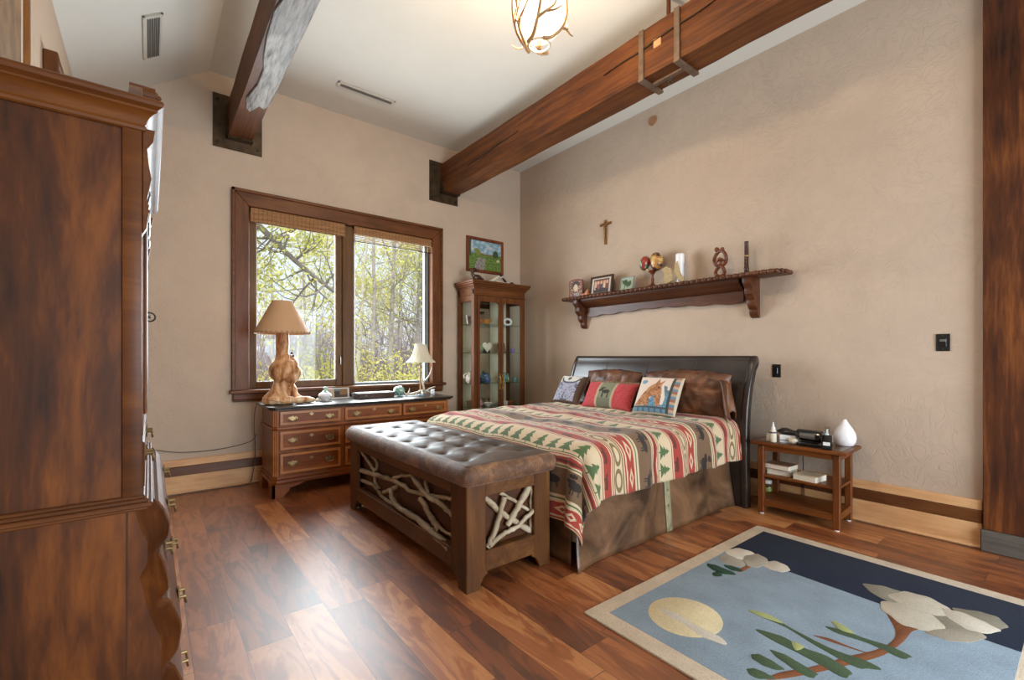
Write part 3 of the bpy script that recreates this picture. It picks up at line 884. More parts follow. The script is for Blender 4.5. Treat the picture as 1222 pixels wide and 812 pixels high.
for x0, x1 in ((.935, 1.490), (1.525, 2.135), (2.150, 2.690)):
    for z0, z1 in ((.662, .797), (.432, .612), (.212, .408)):
        d = MB().box(x0, x1, yf - .012, yf, z0, z1, .003).build('drawer', M['dress'], dr)
        wv = .022
        g = MB(); ya_, yb_ = yf - .0135, yf - .011
        g.box(x0 + .006, x1 - .006, ya_, yb_, z0 + .006, z0 + .006 + wv); g.box(x0 + .006, x1 - .006, ya_, yb_, z1 - .006 - wv, z1 - .006)
        g.box(x0 + .006, x0 + .006 + wv, ya_, yb_, z0 + .006 + wv, z1 - .006 - wv); g.box(x1 - .006 - wv, x1 - .006, ya_, yb_, z0 + .006 + wv, z1 - .006 - wv)
        g.build('inlay_band', M['dress_in'], d)
        zc = (z0 + z1) / 2
        if z0 > .6: zc -= .005
        for q in (.20, .80): bail(d, x0 + (x1 - x0) * q, yf - .012, zc, M['brass'], .92)
        key(d, (x0 + x1) / 2, yf - .012, zc + .032, M['brass'])

# ------------------------------------------------------------------ bench at the foot of the bed
BX0, BX1, BY0, BY1, BZ = 1.352, 1.975, 2.095, 3.93, .588
bn = thing('bench', 'rustic storage bench with twig panels and tufted leather top at the bed foot', 'bench', ((BX0 + BX1) / 2, (BY0 + BY1) / 2, 0))
T = .03
def foot_curve(a, b, w, drop):   # bracket outline along one face: (h, z) pairs
    s = 1 if b > a else -1
    return [(a, 0), (a + s * .085, 0), (a + s * .095, .03), (a + s * .115, .06), (a + s * .15, .082), (a + s * w, .095), (a + s * w, BZ), (a, BZ)]
for x in ((BX0, BX0 + T), (BX1 - T, BX1)):
    for a, b in ((BY0, BY1), (BY1, BY0)):
        MB().prism(foot_curve(a, b, .165, 0), 'x', x[0], x[1], .004).build('leg', M['bench_z'], bn)
for y in ((BY0, BY0 + T), (BY1 - T, BY1)):
    for a, b in ((BX0, BX1), (BX1, BX0)):
        MB().prism([(p[0] + (.002 if b > a else -.002), p[1]) for p in foot_curve(a, b, .128, 0)], 'y', y[0] - .001, y[1] + .001, .004).build('leg', M['bench_z'], bn)
for x in ((BX0, BX0 + T), (BX1 - T, BX1)):
    MB().box(x[0], x[1], BY0 + .165, BY1 - .165, .522, BZ, .003).build('top_rail', M['bench'], bn)
    MB().box(x[0], x[1], BY0 + .165, BY1 - .165, .095, .200, .003).build('bottom_rail', M['bench'], bn)
for y in ((BY0, BY0 + T), (BY1 - T, BY1)):
    MB().box(BX0 + .128, BX1 - .128, y[0], y[1], .512, BZ, .003).build('top_rail', M['bench'], bn)
    MB().box(BX0 + .128, BX1 - .128, y[0], y[1], .090, .200, .003).build('bottom_rail', M['bench'], bn)
# ledge under each opening, recessed panels
MB().box(BX0 - .004, BX0 + .05, BY0 + .160, BY1 - .160, .196, .210, .003).build('ledge', M['bench'], bn)
MB().box(BX0 + .122, BX1 - .122, BY0 - .004, BY0 + .05, .196, .208, .003).build('ledge', M['bench'], bn)
MB().box(BX0 + .055, BX0 + .065, BY0 + .03, BY1 - .03, .12, .58).build('panel', M['bench_panel'], bn)
MB().box(BX1 - .065, BX1 - .055, BY0 + .03, BY1 - .03, .12, .58).build('panel', M['bench_panel'], bn)
MB().box(BX0 + .05, BX1 - .05, BY0 + .055, BY0 + .065, .12, .58).build('panel', M['bench_panel'], bn)
MB().box(BX0 + .05, BX1 - .05, BY1 - .065, BY1 - .055, .12, .58).build('panel', M['bench_panel'], bn)
for x, y in ((BX0 + .04, BY0 + .04), (BX1 - .04, BY0 + .04), (BX0 + .04, BY1 - .04), (BX1 - .04, BY1 - .04)):
    MB().cyl((x, y, -.0), (x, y, .012), .022, .02, 16).build('glide', M['white_plastic'], bn, 40)
# branches
FR = [([(3.80, .347), (3.58, .362), (3.24, .392), (2.98, .402), (2.826, .388), (2.486, .435), (2.262, .478)], .019, .013),
      ([(3.15, .335), (3.064, .250), (2.718, .236), (2.486, .205), (2.30, .180)], .015, .024),
      ([(3.79, .262), (3.479, .276), (3.332, .225), (3.106, .219)], .015, .013),
      ([(3.745, .515), (3.62, .462), (3.531, .425), (3.45, .40)], .011, .011),
      ([(3.63, .518), (3.50, .488), (3.455, .45), (3.50, .33), (3.40, .27)], .010, .014),
      ([(3.12, .415), (2.98, .465), (2.808, .500)], .012, .012),
      ([(2.789, .505), (2.615, .430), (2.395, .410), (2.262, .380)], .017, .015),
      ([(2.631, .505), (2.598, .440), (2.56, .41)], .011, .011),
      ([(2.70, .375), (2.549, .288), (2.455, .240)], .017, .019),
      ([(2.60, .310), (2.46, .262), (2.30, .252)], .010, .009),
      ([(3.33, .262), (3.171, .324), (3.05, .385)], .014, .017)]
EN = [([(1.500, .498), (1.638, .366), (1.84, .226)], .018, .017),
      ([(1.632, .482), (1.574, .322), (1.510, .214)], .016, .017),
      ([(1.606, .505), (1.72, .43), (1.83, .350)], .012, .011),
      ([(1.826, .505), (1.732, .39), (1.656, .303)], .021, .017),
      ([(1.862, .360), (1.732, .286), (1.62, .262), (1.515, .222)], .012, .016),
      ([(1.856, .515), (1.858, .35), (1.856, .205)], .016, .016)]
def branch(pts, r0, r1, seed):
    rr = random.Random(seed)
    P = smooth_path(pts, 6, .0035, rr)
    n = len(P)
    b = MB()
    R = [(r0 + (r1 - r0) * i / (n - 1)) * rr.uniform(.88, 1.14) for i in range(n)]
    b.tube(P, R, 9)
    for p, d in ((P[0], P[0] - P[1]), (P[-1], P[-1] - P[-2])):
        b.mi = 1
        d = d.normalized(); b.cyl(p + d * .0005, p + d * .0015, (r0 if p is P[0] else r1) * .86, seg=9)
        b.mi = 0
    for k in range(2):
        i = rr.randrange(2, n - 2); b.ball(P[i] + Vector((0, 0, R[i] * .6)), R[i] * .55, 8, 6)
    return b.build('branch', [M['branch'], M['branch_end']], bn, 60)
for k, (p, a, c) in enumerate(FR):
    dep = (.036, .022, .042, .03, .046, .036, .02, .034, .036, .03, .048)[k]
    branch([(BX0 + dep, y, z) for y, z in p], a, c, k)
for k, (p, a, c) in enumerate(EN):
    dep = (.044, .024, .044, .026, .018, .038)[k]
    branch([(x, BY0 + dep, z) for x, z in p], a, c, 40 + k)
# tufted leather cushion: leather top, hair-on-hide border, covered buttons
CX0, CX1, CY0, CY1, CZ0, CZ1 = 1.325, 2.022, 2.066, 3.99, .588, .697
btn = []
for r in range(3):
    for c in range(7 if r != 1 else 6):
        btn.append((CX0 + .13 + r * .215, CY0 + .20 + (c + (.5 if r == 1 else 0)) * .255))
er = .045
def cush(u, v):
    x = CX0 + .034 + (CX1 - CX0 - .068) * u; y = CY0 + .034 + (CY1 - CY0 - .068) * v
    e = min(x - CX0, CX1 - x, y - CY0, CY1 - y)
    z = CZ1 - (er - math.sqrt(max(0, er * er - max(0, er - e) ** 2)))
    dip = 0; 
    ds = sorted(math.hypot((x - a) * 1.0, (y - b) * 1.0) for a, b in btn)[:3]
    dip = .018 * math.exp(-(ds[0] / .030) ** 2) + .014 * math.exp(-(ds[0] / .085) ** 2)
    # crease along the line between the two nearest buttons
    dip += .006 * max(0, 1 - (ds[0] + ds[1] - .25) / .03) if ds[0] + ds[1] < .28 else 0
    z -= dip * min(1, e / .08)
    z += .010 * min(1, e / .14)
    return (x, y, z)
b = MB(); b.grid(cush, 56, 150); b.build('leather_top', M['bench_leather'], bn, 80)
def rrect(off, n=5, rc=.05):
    x0, x1, y0, y1 = CX0 + off, CX1 - off, CY0 + off, CY1 - off
    r = max(.012, rc - off)
    out = []
    for cx, cy, a0 in ((x1 - r, y0 + r, -PI / 2), (x1 - r, y1 - r, 0), (x0 + r, y1 - r, PI / 2), (x0 + r, y0 + r, PI)):
        for i in range(n + 1):
            a = a0 + (PI / 2) * i / n
            out.append((cx + r * math.cos(a), cy + r * math.sin(a)))
    res = []                      # even out long runs
    for p, q in zip(out, out[1:] + out[:1]):
        L = math.hypot(q[0] - p[0], q[1] - p[1]); m = max(1, int(L / .05))
        for i in range(m): res.append((p[0] + (q[0] - p[0]) * i / m, p[1] + (q[1] - p[1]) * i / m))
    return res
prof = [(.046, CZ1 + .003), (.034, CZ1 - .001), (.020, CZ1 - .009), (.008, CZ1 - .022), (.000, CZ1 - .042), (-.003, CZ1 - .062), (.000, CZ1 - .084), (.006, CZ0 + .008), (.012, CZ0)]
b = MB()
def loop_at(off, z):
    base = rrect(0.012)
    cx, cy = (CX0 + CX1) / 2, (CY0 + CY1) / 2
    hx, hy = (CX1 - CX0) / 2 - .012, (CY1 - CY0) / 2 - .012
    d = off - .012
    return [b.bm.verts.new((cx + (x - cx) * (hx - d) / hx, cy + (y - cy) * (hy - d) / hy, z)) for x, y in base]
L = [loop_at(o, z) for o, z in prof]
for a, c in zip(L, L[1:]):
    n = len(a)
    for k in range(n): b.bm.faces.new([a[k], c[k], c[(k + 1) % n], a[(k + 1) % n]])
b.bm.faces.new(L[-1])
bmesh.ops.recalc_face_normals(b.bm, faces=b.bm.faces)
b.build('hide_border', M['hide'], bn, 70)
for x, y in btn:
    m = MB(); m.ball((x, y, CZ1 - .026), (.014, .014, .008), 12, 6); m.build('button', M['bench_leather'], bn, 80)

# ------------------------------------------------------------------ bed
bed = thing('bed', 'king bed with a dark leather sleigh headboard and brown leather skirt', 'bed', (3.1, 2.87, 0))
HB = [(.10, 4.00), (.40, 3.985), (.65, 3.985), (.85, 4.005), (1.00, 4.040), (1.12, 4.080), (1.22, 4.122), (1.275, 4.150)]
HY0, HY1 = 1.785, 3.945
def hbx(z): return lerp_tab(HB, z)
def hprof(off0=0.0, th=.055):
    zs = [.0, .2, .4, .6, .75, .85, .95, 1.03, 1.10, 1.17, 1.23, 1.265]
    front = [(hbx(max(z, .1)) + off0, z) for z in zs]
    back = [(x + th, z) for x, z in front]
    cx, cz = front[-1][0] + .040, 1.262
    roll = [(cx - .040 * math.cos(a), cz + .048 * math.sin(a)) for a in [PI * i / 9 for i in range(1, 9)]]
    tail = [(cx + .040, 1.255), (cx + .036, 1.23), (cx + .024, 1.212)]
    return front + roll + tail + back[-3::-1]
hb = MB(); hb.prism(hprof(0, .055), 'y', HY0 + .05, HY1 - .05); hb.build('headboard', M['leather'], bed, 40)
for a, c in ((HY0, HY0 + .058), (HY1 - .058, HY1)):
    p = MB(); p.prism([(x - .012 if i < 12 else x, z) for i, (x, z) in enumerate(hprof(0, .068))], 'y', a, c, .016, 3); p.build('headboard_edge', M['leather'], bed, 50)
for k in range(1, 4):
    y = HY0 + (HY1 - HY0) * k / 4
    p = MB(); zs = [.6 + .66 * i / 16 for i in range(17)]
    p.tube([(hbx(z) - .001, y, z) for z in zs], .004, 6); p.build('seam', M['leather'], bed, 60)
MB().box(2.09, 3.97, 1.96, 3.86, .12, .66, .03, 3).build('mattress', M['cream'], bed, 40)
SKT = .47
def skirt_side(u, v):
    x = 3.985 + (2.045 - 3.985) * u; z = SKT * v + .004
    flare = (1 - v) ** 1.6
    y = 1.945 - .030 * flare + .006 * math.sin(x * 9) * flare + noise.noise(Vector((x * 3, z * 4, 0))) * .008
    k = max(0, (u - .90) / .10)
    y -= k * k * .04 * flare; x -= k * k * .05 * flare
    if u < .06: y -= .02 * (1 - u / .06) * flare
    return (x, y, z)
def skirt_foot(u, v):
    y = 1.98 + (3.86 - 1.98) * u; z = SKT * v + .004
    return (2.06 - .012 * (1 - v) + .006 * math.sin(y * 9) * (1 - v), y, z)
def skirt_far(u, v):
    x = 2.06 + (3.98 - 2.06) * u; z = SKT * v + .004
    return (x, 3.885 + .02 * (1 - v), z)
for f in (skirt_side, skirt_foot, skirt_far):
    b = MB(); b.grid(f, 60, 14)
    o = b.build('bed_skirt', M['suede'], bed, 80)
    md = o.modifiers.new('thick', 'SOLIDIFY'); md.thickness = .005; md.offset = 0
    if f is skirt_side:
        st = MB()
        st.grid(lambda u, v: (lambda q: (q[0], q[1] - .007, q[2]))(skirt_side((3.985 - (3.055 - .07 * u)) / 1.94, v)), 3, 10)
        so = st.build('strap', M['skirt_strap'], o, 80)
        md = so.modifiers.new('thick', 'SOLIDIFY'); md.thickness = .006; md.offset = 0
        for zz in (.19, .30):
            q = skirt_side((3.985 - 3.02) / 1.94, zz / SKT)
            st = MB(); st.ball((q[0], q[1] - .011, q[2]), (.009, .005, .009), 10, 6); st.build('rivet', M['brass'], o, 60)

# duvet: a sheet laid over the mattress, UV in metres (u along the bed, v across)
XH, XF, YN, YFAR, ZT = 4.00, 2.048, 1.875, 3.935, .745
RR = .115
def fold1(d):
    """past the flat part by arc length d: (outward, drop)"""
    if d <= 0: return 0.0, 0.0
    q = RR * PI / 2
    if d < q: a = d / RR; return RR * math.sin(a), RR * (1 - math.cos(a))
    e = d - q
    return RR + e * .07, RR + e * .997
S_FLAT = XH - (XF + RR); T_FLAT0 = YN + RR; T_FLAT1 = YFAR - RR
DS, DT = .535, .395
SL_, TL_ = S_FLAT + DS, (T_FLAT1 - T_FLAT0) + 2 * DT
def duvet(u, v):
    s = SL_ * u; t = -DT + TL_ * v
    a = max(0, s - S_FLAT); b = 0; sy = 0
    if t < 0: b = -t; sy = -1
    elif t > T_FLAT1 - T_FLAT0: b = t - (T_FLAT1 - T_FLAT0); sy = 1
    bx = XH - min(s, S_FLAT); by = T_FLAT0 + min(max(t, 0), T_FLAT1 - T_FLAT0)
    r = math.hypot(a, b)
    out, drop = fold1(r)
    if r > 0:
        ox, oy = a / r, b / r
    else: ox = oy = 0
    x = bx - out * ox; y = by + sy * out * oy; z = ZT - drop
    # loft and folds
    w = min(1, drop / .2)
    top = 1 - w
    z += top * (.024 * noise.noise(Vector((x * 2.1, y * 2.1, 3))) + .015 * noise.noise(Vector((x * 5, y * 5, 1)))
                + .007 * math.sin((x + .3 * noise.noise(Vector((x, y, 0)))) * 17) * .6)
    if a == 0 and b > 0:
        f = .016 * w * math.sin(x * 13 + 2 * noise.noise(Vector((x * 2, 5, 0)))) + .008 * w * math.sin(x * 29 + 1)
        y += sy * f
        z += w * .015 * noise.noise(Vector((x * 4, 0, 9)))
    elif b == 0 and a > 0:
        x -= w * (.006 * math.sin(y * 12) + .004 * math.sin(y * 27 + 1))
    elif r > 0:
        th = math.atan2(b, a)
        f = .028 * w * math.sin(th * 6 + .4) * min(1, a / .1) * min(1, b / .1)
        x -= f * ox; y += sy * f * oy
    return (x, y, max(z, .03))
b = MB()
b.grid(duvet, 150, 170, uvfn=lambda u, v: (SL_ * u, -DT + TL_ * v))
def t_duvet():
    t = NT('lodge_print_cotton')
    tc = t.n.new('ShaderNodeTexCoord')
    s, q, _ = t.sep(tc.outputs['UV'])
    nz = t.noise(t.comb(s * 1.0, q * 1.0), 9, 3, .5)
    nf = t.noise(t.comb(s * 1.0, q * 1.0), 320, 2, .6)
    x = (XH - s) * 1.0
    p = ((x - 2.633) / .76 + .5).frac() - .5           # -.5 .. .5, moose band at 0
    pw = p + (nz - .5) * .035                               # ragged edged bands
    q1 = ((q / .24).frac() - .5) * .24                  # moose repeat
    q2 = ((q / .125).frac() - .5) * .125                # tree repeat
    q3 = ((q / .17 + .3).frac() - .5) * .17
    cream, taupe = srgb(202, 180, 148), srgb(108, 82, 60)
    red, maroon, green, black, olive = srgb(156, 50, 44), srgb(86, 38, 34), srgb(72, 98, 60), srgb(24, 22, 26), srgb(120, 102, 70)
    col = t.mix(p.between(-.115, .105), cream, taupe)
    X = p * .76
    def box(a, b_, c, d, xx=X, yy=q1): return xx.between(a, b_) * yy.between(c, d)
    def ell(cx, cy, rx, ry, xx=X, yy=q1):
        dx = (xx - cx) / rx; dy = (yy - cy) / ry
        return (dx * dx + dy * dy).lt(1.0)
    # moose: feet toward the foot of the bed, head to one side
    moose = ell(.004, .0, .026, .054)
    for mm in (ell(.022, .034, .018, .022), ell(.026, .058, .011, .026), box(-.048, .004, .026, .034), box(-.050, .0, .012, .018), box(-.048, .0, -.040, -.031), box(-.046, .0, -.026, -.020),
               ell(.056, .040, .012, .026), box(.046, .072, .020, .025), box(.046, .074, .034, .039), box(.046, .070, .052, .056)):
        moose = moose.max(mm)
    col = t.mix(moose * p.between(-.115, .105), col, black)
    # toward the head: wavy red thread, then trees, lines, bear band, canoe band, diamond band
    def band(a, b_, c, src=None):
        nonlocal col
        col = t.mix((p if src is None else src).between(a, b_), col, c)
    band(.118, .128, green); band(.145, .195, red, pw); band(.158, .176, maroon, pw); band(.205, .211, red); band(.220, .226, green)
    T = (p - .245) * .76
    sw = (1.0 - (T / .034).frac()) * .030 + .026
    tree = T.between(0.0, .102) * q2.abs().lt(sw * (1.0 - T / .112)) 
    tree = tree.max(T.between(-.016, .001) * q2.abs().lt(.004))
    col = t.mix(tree, col, green)
    band(.415, .424, red); band(.440, .5, red); band(-.5, -.455, red)
    B2 = t.math('SUBTRACT', ((p + 1.0).frac() * .76), .478 * .76)
    bear = ell(0, 0, .016, .044, B2, q3).max(ell(.006, .048, .012, .016, B2, q3)).max(B2.between(-.026, .0) * q3.abs().between(.022, .036))
    col = t.mix(bear * ((p + 1.0).frac()).between(.44, .545), col, maroon)
    band(-.44, -.43, red); band(-.418, -.411, maroon)
    cn = ((p + .375) * .76 / .026); cq = (q3 / .078)
    canoe = (cn * cn + cq * cq)
    col = t.mix(canoe.lt(1.0), col, olive); col = t.mix(canoe.lt(.35), col, cream)
    band(-.336, -.324, olive); band(-.312, -.298, red)
    band(-.285, -.178, red, pw)
    dq = (q3.abs() / .085) + ((p + .232).abs() / .042)
    col = t.mix(dq.between(.35, .80) * p.between(-.275, -.19), col, cream)
    band(-.165, -.157, cream); band(-.152, -.138, green); band(-.132, -.118, cream)
    col = t.mix(nf * .16, col, srgb(150, 128, 106))
    t.set(color=col, rough=.85, spec=.2, sheen=.15)
    t.bump(nf, .15, .002)
    return t.m
M['duvet'] = t_duvet()
dv = one(b, 'duvet', M['duvet'], 'striped lodge-print duvet with moose, bears and pine trees spread over the bed', 'duvet', smooth=180, origin=(3.05, 2.9, .35))
md = dv.modifiers.new('thick', 'SOLIDIFY'); md.thickness = .022; md.offset = -1

# ------------------------------------------------------------------ pillows
def attr_mat(name, rough=.8, weave=260, b=.15):
    t = NT(name)
    a = t.n.new('ShaderNodeAttribute'); a.attribute_name = 'Col'
    n = t.noise(t.coord(), weave, 2, .6)
    t.set(color=t.mix(n * .22, a.outputs['Color'], srgb(128, 112, 98)), rough=rough, spec=.2, sheen=.1)
    t.bump(n, b, .002)
    return t.m
M['tapestry'] = attr_mat('tapestry_weave')
M['picture'] = attr_mat('painted_surface', .5, 90, .05)
def pip(x, y, poly):
    c = False
    n = len(poly)
    j = n - 1
    for i in range(n):
        xi, yi = poly[i]; xj, yj = poly[j]
        if (yi > y) != (yj > y) and x < (xj - xi) * (y - yi) / (yj - yi) + xi: c = not c
        j = i
    return c
def pillow(parent, name, W, H, Tk, base, yaw, lean, mat, paint=None, n=44, crumple=0.0, seed=0, pinch=.06, roll=0.0, sag=0.0):
    """cushion standing on its lower edge: base = centre of that edge, face toward -x turned by yaw, leaning back by lean"""
    b = MB()
    R = Matrix.Rotation(yaw, 3, 'Z')
    wd = R @ Vector((0, -1, 0)); up = R @ Vector((math.sin(lean), 0, math.cos(lean))); nr = R @ Vector((-math.cos(lean), 0, math.sin(lean)))
    wd, up = wd * math.cos(roll) + up * math.sin(roll), up * math.cos(roll) - wd * math.sin(roll)
    base = Vector(base)
    cols = {}
    layer = b.bm.verts.layers.float_color.new('Col') if paint else None
    def pt(u, v, side):
        a, c = 2 * u - 1, 2 * v - 1
        k = max(0, 1 - a * a) ** .42 * max(0, 1 - c * c) ** .42
        x = a * W / 2 * (1 - pinch * (1 - c * c) * 0 - pinch * (1 - abs(c) ** 3) * abs(a) ** 2 * 1.0)
        z = H / 2 + c * H / 2 * (1 - pinch * (1 - abs(a) ** 3) * abs(c) ** 2)
        z -= sag * (a * a) * (c > 0) * c * H
        d = side * Tk / 2 * k
        q = Vector((a * 3 * W / .4 + seed, c * 3 * H / .4, side * 2))
        if crumple: d += crumple * noise.noise(q) * k + crumple * .6 * abs(noise.noise(q * 2.3)) * k; z += crumple * .6 * noise.noise(q * .8)
        return base + wd * x + up * z + nr * d
    for side in (1, -1):
        V = [[b.bm.verts.new(pt(i / n, j / n, side)) for j in range(n + 1)] for i in range(n + 1)]
        if layer:
            for i in range(n + 1):
                for j in range(n + 1): V[i][j][layer] = paint(i / n, j / n) if side == 1 else paint(.5, .02)
        for i in range(n):
            for j in range(n):
                q = [V[i][j], V[i + 1][j], V[i + 1][j + 1], V[i][j + 1]]
                b.bm.faces.new(q if side == 1 else q[::-1])
    bmesh.ops.remove_doubles(b.bm, verts=b.bm.verts, dist=1e-5)
    return b, (base, wd, up, nr)
def pil_thing(name, label, cat, group, b, mat, base):
    t = thing(name, label, cat, base, 0, group)
    b.build('cover', mat, t, 180)
    return t
NS = lambda u, v, f, s=0: noise.noise(Vector((u * f + s, v * f, s)))
g_ = 'pillows against the headboard'
bb_, fr = pillow(None, 's', .74, .43, .20, (3.90, 3.20, .752), 0, .20, None, None, 44, .018, 1, .05, 0, .10)
lo_sham = pil_thing('pillow_sham', 'brown leather pillow sham at the left, behind the elk and moose cushions', 'pillow', g_, bb_, M['sham'], (3.90, 3.20, .752))
bb_, fr = pillow(None, 's', .86, .45, .22, (3.87, 2.33, .748), .03, .20, None, None, 48, .020, 9, .05, 0, .12)
rs = pil_thing('pillow_sham', 'large brown leather pillow sham at the right, behind the horse cushion', 'pillow', g_, bb_, M['sham'], (3.87, 2.33, .748))
fl = MB()
fl.grid(lambda u, v: (3.80 + .20 * u + .012 * math.sin(u * 16 + v * 5), 1.935 - .055 * v - .02 * math.sin(u * 11) * v, 1.10 - .02 * u - (.30 + .04 * math.sin(u * 8)) * v), 20, 16)
fo = fl.build('hanging_flange', M['sham'], rs, 180)
md = fo.modifiers.new('t', 'SOLIDIFY'); md.thickness = .008
def paint_horse(u, v):
    n = NS(u, v, 9, 3); n2 = NS(u, v, 30, 5)
    if u < .035 or v < .035 or u > .965 or v > .965: return srgb(206, 190, 168)
    if u > .86:
        k = int(v * 15) % 3
        return [srgb(96, 130, 150), srgb(186, 160, 136), srgb(150, 100, 78)][k]
    if u > .80: return srgb(52, 62, 60)
    if v < .13: return srgb(96, 138, 160) if int(u * 22) % 3 else srgb(70, 100, 120)
    if v < .17: return srgb(60, 78, 84)
    horse = [(.04, .18), (.40, .18), (.40, .40), (.50, .44), (.55, .24), (.60, .17), (.68, .22), (.68, .40), (.64, .58), (.60, .72), (.655, .90), (.55, .80), (.50, .94), (.46, .79), (.34, .68), (.20, .46)]
    if pip(u, v, horse):
        if pip(u, v, [(.62, .70), (.66, .72), (.73, .40), (.70, .22), (.66, .24), (.655, .45)]): return srgb(226, 214, 200)
        if math.hypot(u - .555, v - .66) < .02: return srgb(40, 24, 18)
        if n2 > .18: return srgb(134, 84, 52)
        return srgb(186, 132, 90) if n > -.1 else srgb(160, 104, 66)
    if pip(u, v, [(.62, .70), (.66, .72), (.75, .40), (.72, .22), (.66, .24)]): return srgb(224, 212, 198)
    if math.hypot((u - .16) * 1.0, (v - .82)) < .07 + .03 * n: return srgb(108, 148, 168)
    ridge = .50 + .10 * n + .10 * math.sin(u * 12)
    if v < ridge and u > .30:
        return srgb(104, 152, 176) if n2 > 0 else srgb(76, 122, 148)
    if v < ridge + .12 and u > .66: return srgb(84, 116, 130)
    return srgb(222, 204, 190)
def paint_elk(u, v):
    n = NS(u, v, 7, 1); n2 = NS(u, v, 24, 2)
    if u > .84 or v < .06: return srgb(70, 46, 32)
    if u < .03 or v > .97: return srgb(92, 74, 60)
    a = abs(math.hypot((u - .48) / .36, (v - .92) / .26) - 1)
    if a < .10 and v < .90: return srgb(58, 60, 70)
    if math.hypot(u - .44, v - .84) < .07: return srgb(70, 72, 82)
    if v > .72: return srgb(206, 200, 190)
    if abs(math.sin(u * 9 + n * 3) * .3 + .34 - v) < .06: return srgb(84, 88, 104)
    return srgb(166, 164, 178) if n2 > -.05 else srgb(128, 130, 150)
def paint_moose(u, v):
    n2 = NS(u, v, 26, 4)
    if .31 < u < .66:
        if u < .345 or u > .625: return srgb(176, 158, 126)
        uu, vv = (u - .485) / .13, (v - .52) / .24
        def el(cx, cy, rx, ry): return ((uu - cx) / rx) ** 2 + ((vv - cy) / ry) ** 2 < 1
        if el(.1, .15, .62, .30) or el(-.62, .42, .26, .2) or el(-.88, .24, .18, .14) or el(-.45, .72, .42, .13): return srgb(34, 38, 36)
        for lx in (-.35, -.2, .42, .58):
            if abs(uu - lx) < .07 and -.85 < vv < .1: return srgb(34, 38, 36)
        return srgb(122, 124, 96) if v > .3 else srgb(104, 106, 84)
    return srgb(190, 62, 68) if n2 > -.1 else srgb(172, 52, 60)
def fringe(parent, fr, W, H, edges, mat, seed=0, L=.028):
    base, wd, up, nr = fr
    rr = random.Random(seed)
    m = MB()
    for e in edges:
        n = int((W if e in 'tb' else H) / .010)
        for i in range(n + 1):
            a = i / n
            if e == 't': p = base + wd * (a - .5) * W + up * H * .985; d = up
            elif e == 'b': p = base + wd * (a - .5) * W + up * H * .02; d = -up * .55 + nr
            elif e == 'l': p = base - wd * W / 2 * .98 + up * a * H; d = -wd
            else: p = base + wd * W / 2 * .98 + up * a * H; d = wd
            d = (d + Vector((rr.uniform(-.35, .35), rr.uniform(-.35, .35), rr.uniform(-.3, .3)))).normalized()
            m.tube([p - d * .006, p + d * L * .5, p + d * L + Vector((0, 0, -.004))], [.0036, .0042, .0024], 5)
    m.build('fringe', mat, parent)
M['fringe_brown'] = plain('brown_fringe_yarn', (96, 62, 42), .8, 0, .3, 60)
M['fringe_tan'] = plain('tan_fringe_yarn', (150, 124, 94), .8, 0, .3, 60)
gc = 'small cushions in front of the shams'
W, H = .42, .36
bb_, fr = pillow(None, 'c', W, H, .13, (3.715, 3.70, .766), -.04, .55, None, paint_elk, 60, 0, 0, .05)
t = pil_thing('cushion', 'square grey cushion with an elk picture and brown fringe at the far left', 'cushion', gc, bb_, M['tapestry'], (3.715, 3.70, .766)); fringe(t, fr, W, H, 'br', M['fringe_brown'], 1)
W, H = .66, .30
bb_, fr = pillow(None, 'c', W, H, .14, (3.70, 3.10, .760), -.03, .50, None, paint_moose, 70, .006, 4, .05)
t = pil_thing('cushion', 'red oblong cushion with a black moose on its green centre panel', 'cushion', gc, bb_, M['tapestry'], (3.70, 3.10, .760)); fringe(t, fr, W, H, 't', M['fringe_tan'], 2)
W, H = .44, .385
bb_, fr = pillow(None, 'c', W, H, .13, (3.60, 2.455, .765), .05, .50, None, paint_horse, 84, 0, 0, .04)
pil_thing('cushion', 'square blue and cream cushion with a brown horse head', 'cushion', gc, bb_, M['tapestry'], (3.60, 2.455, .765))
# ------------------------------------------------------------------ driftwood lamp on the dresser
ZD = .842
lp = thing('driftwood_lamp', 'burl driftwood table lamp with a tan laced shade at the left end of the dresser', 'table lamp', (1.01, 4.84, ZD))
bz = MB()
cx, cy = 1.00, 4.84
bz.tube(smooth_path([(cx - .015, cy, 1.18), (cx + .005, cy, 1.30), (cx + .01, cy, 1.42), (cx + .008, cy, 1.50), (cx + .008, cy, 1.545)], 4), [.066, .064, .062, .060, .059, .058, .058, .060, .062, .063, .062, .061, .060, .060, .060, .060, .058], 14)
def spiral(a0, turns, z0, z1, r0, rr, rad):
    P = []; R = []
    n = 22
    for i in range(n + 1):
        t = i / n; a = a0 + turns * 2 * PI * t
        r = r0 + (rr - r0) * math.sin(PI * t)
        P.append((cx + .035 + r * math.cos(a), cy + r * math.sin(a), z0 + (z1 - z0) * t)); R.append(rad * (.75 + .45 * math.sin(PI * t)))
    bz.tube(P, R, 12)
for k in range(3): spiral(k * 2 * PI / 3 + .5, .70, 1.02, 1.31, .030, .092, .044)
for k in range(2): spiral(k * PI + 1.3, -.6, 1.04, 1.29, .03, .105, .036)
bz.ball((cx - .03, cy - .07, 1.15), (.055, .05, .085)); bz.ball((cx + .115, cy - .03, 1.15), (.055, .055, .08)); bz.ball((cx + .06, cy - .08, 1.12), (.05, .05, .075)); bz.ball((cx + .05, cy - .075, 1.22), (.05, .045, .06))
bz.tube(smooth_path([(cx + .02, cy, 1.08), (cx + .0, cy, .99), (cx - .02, cy, .92), (cx - .03, cy, .875)], 4), [.07, .075, .08, .085, .088, .09, .095, .10, .11, .12, .13, .135, .14], 14)
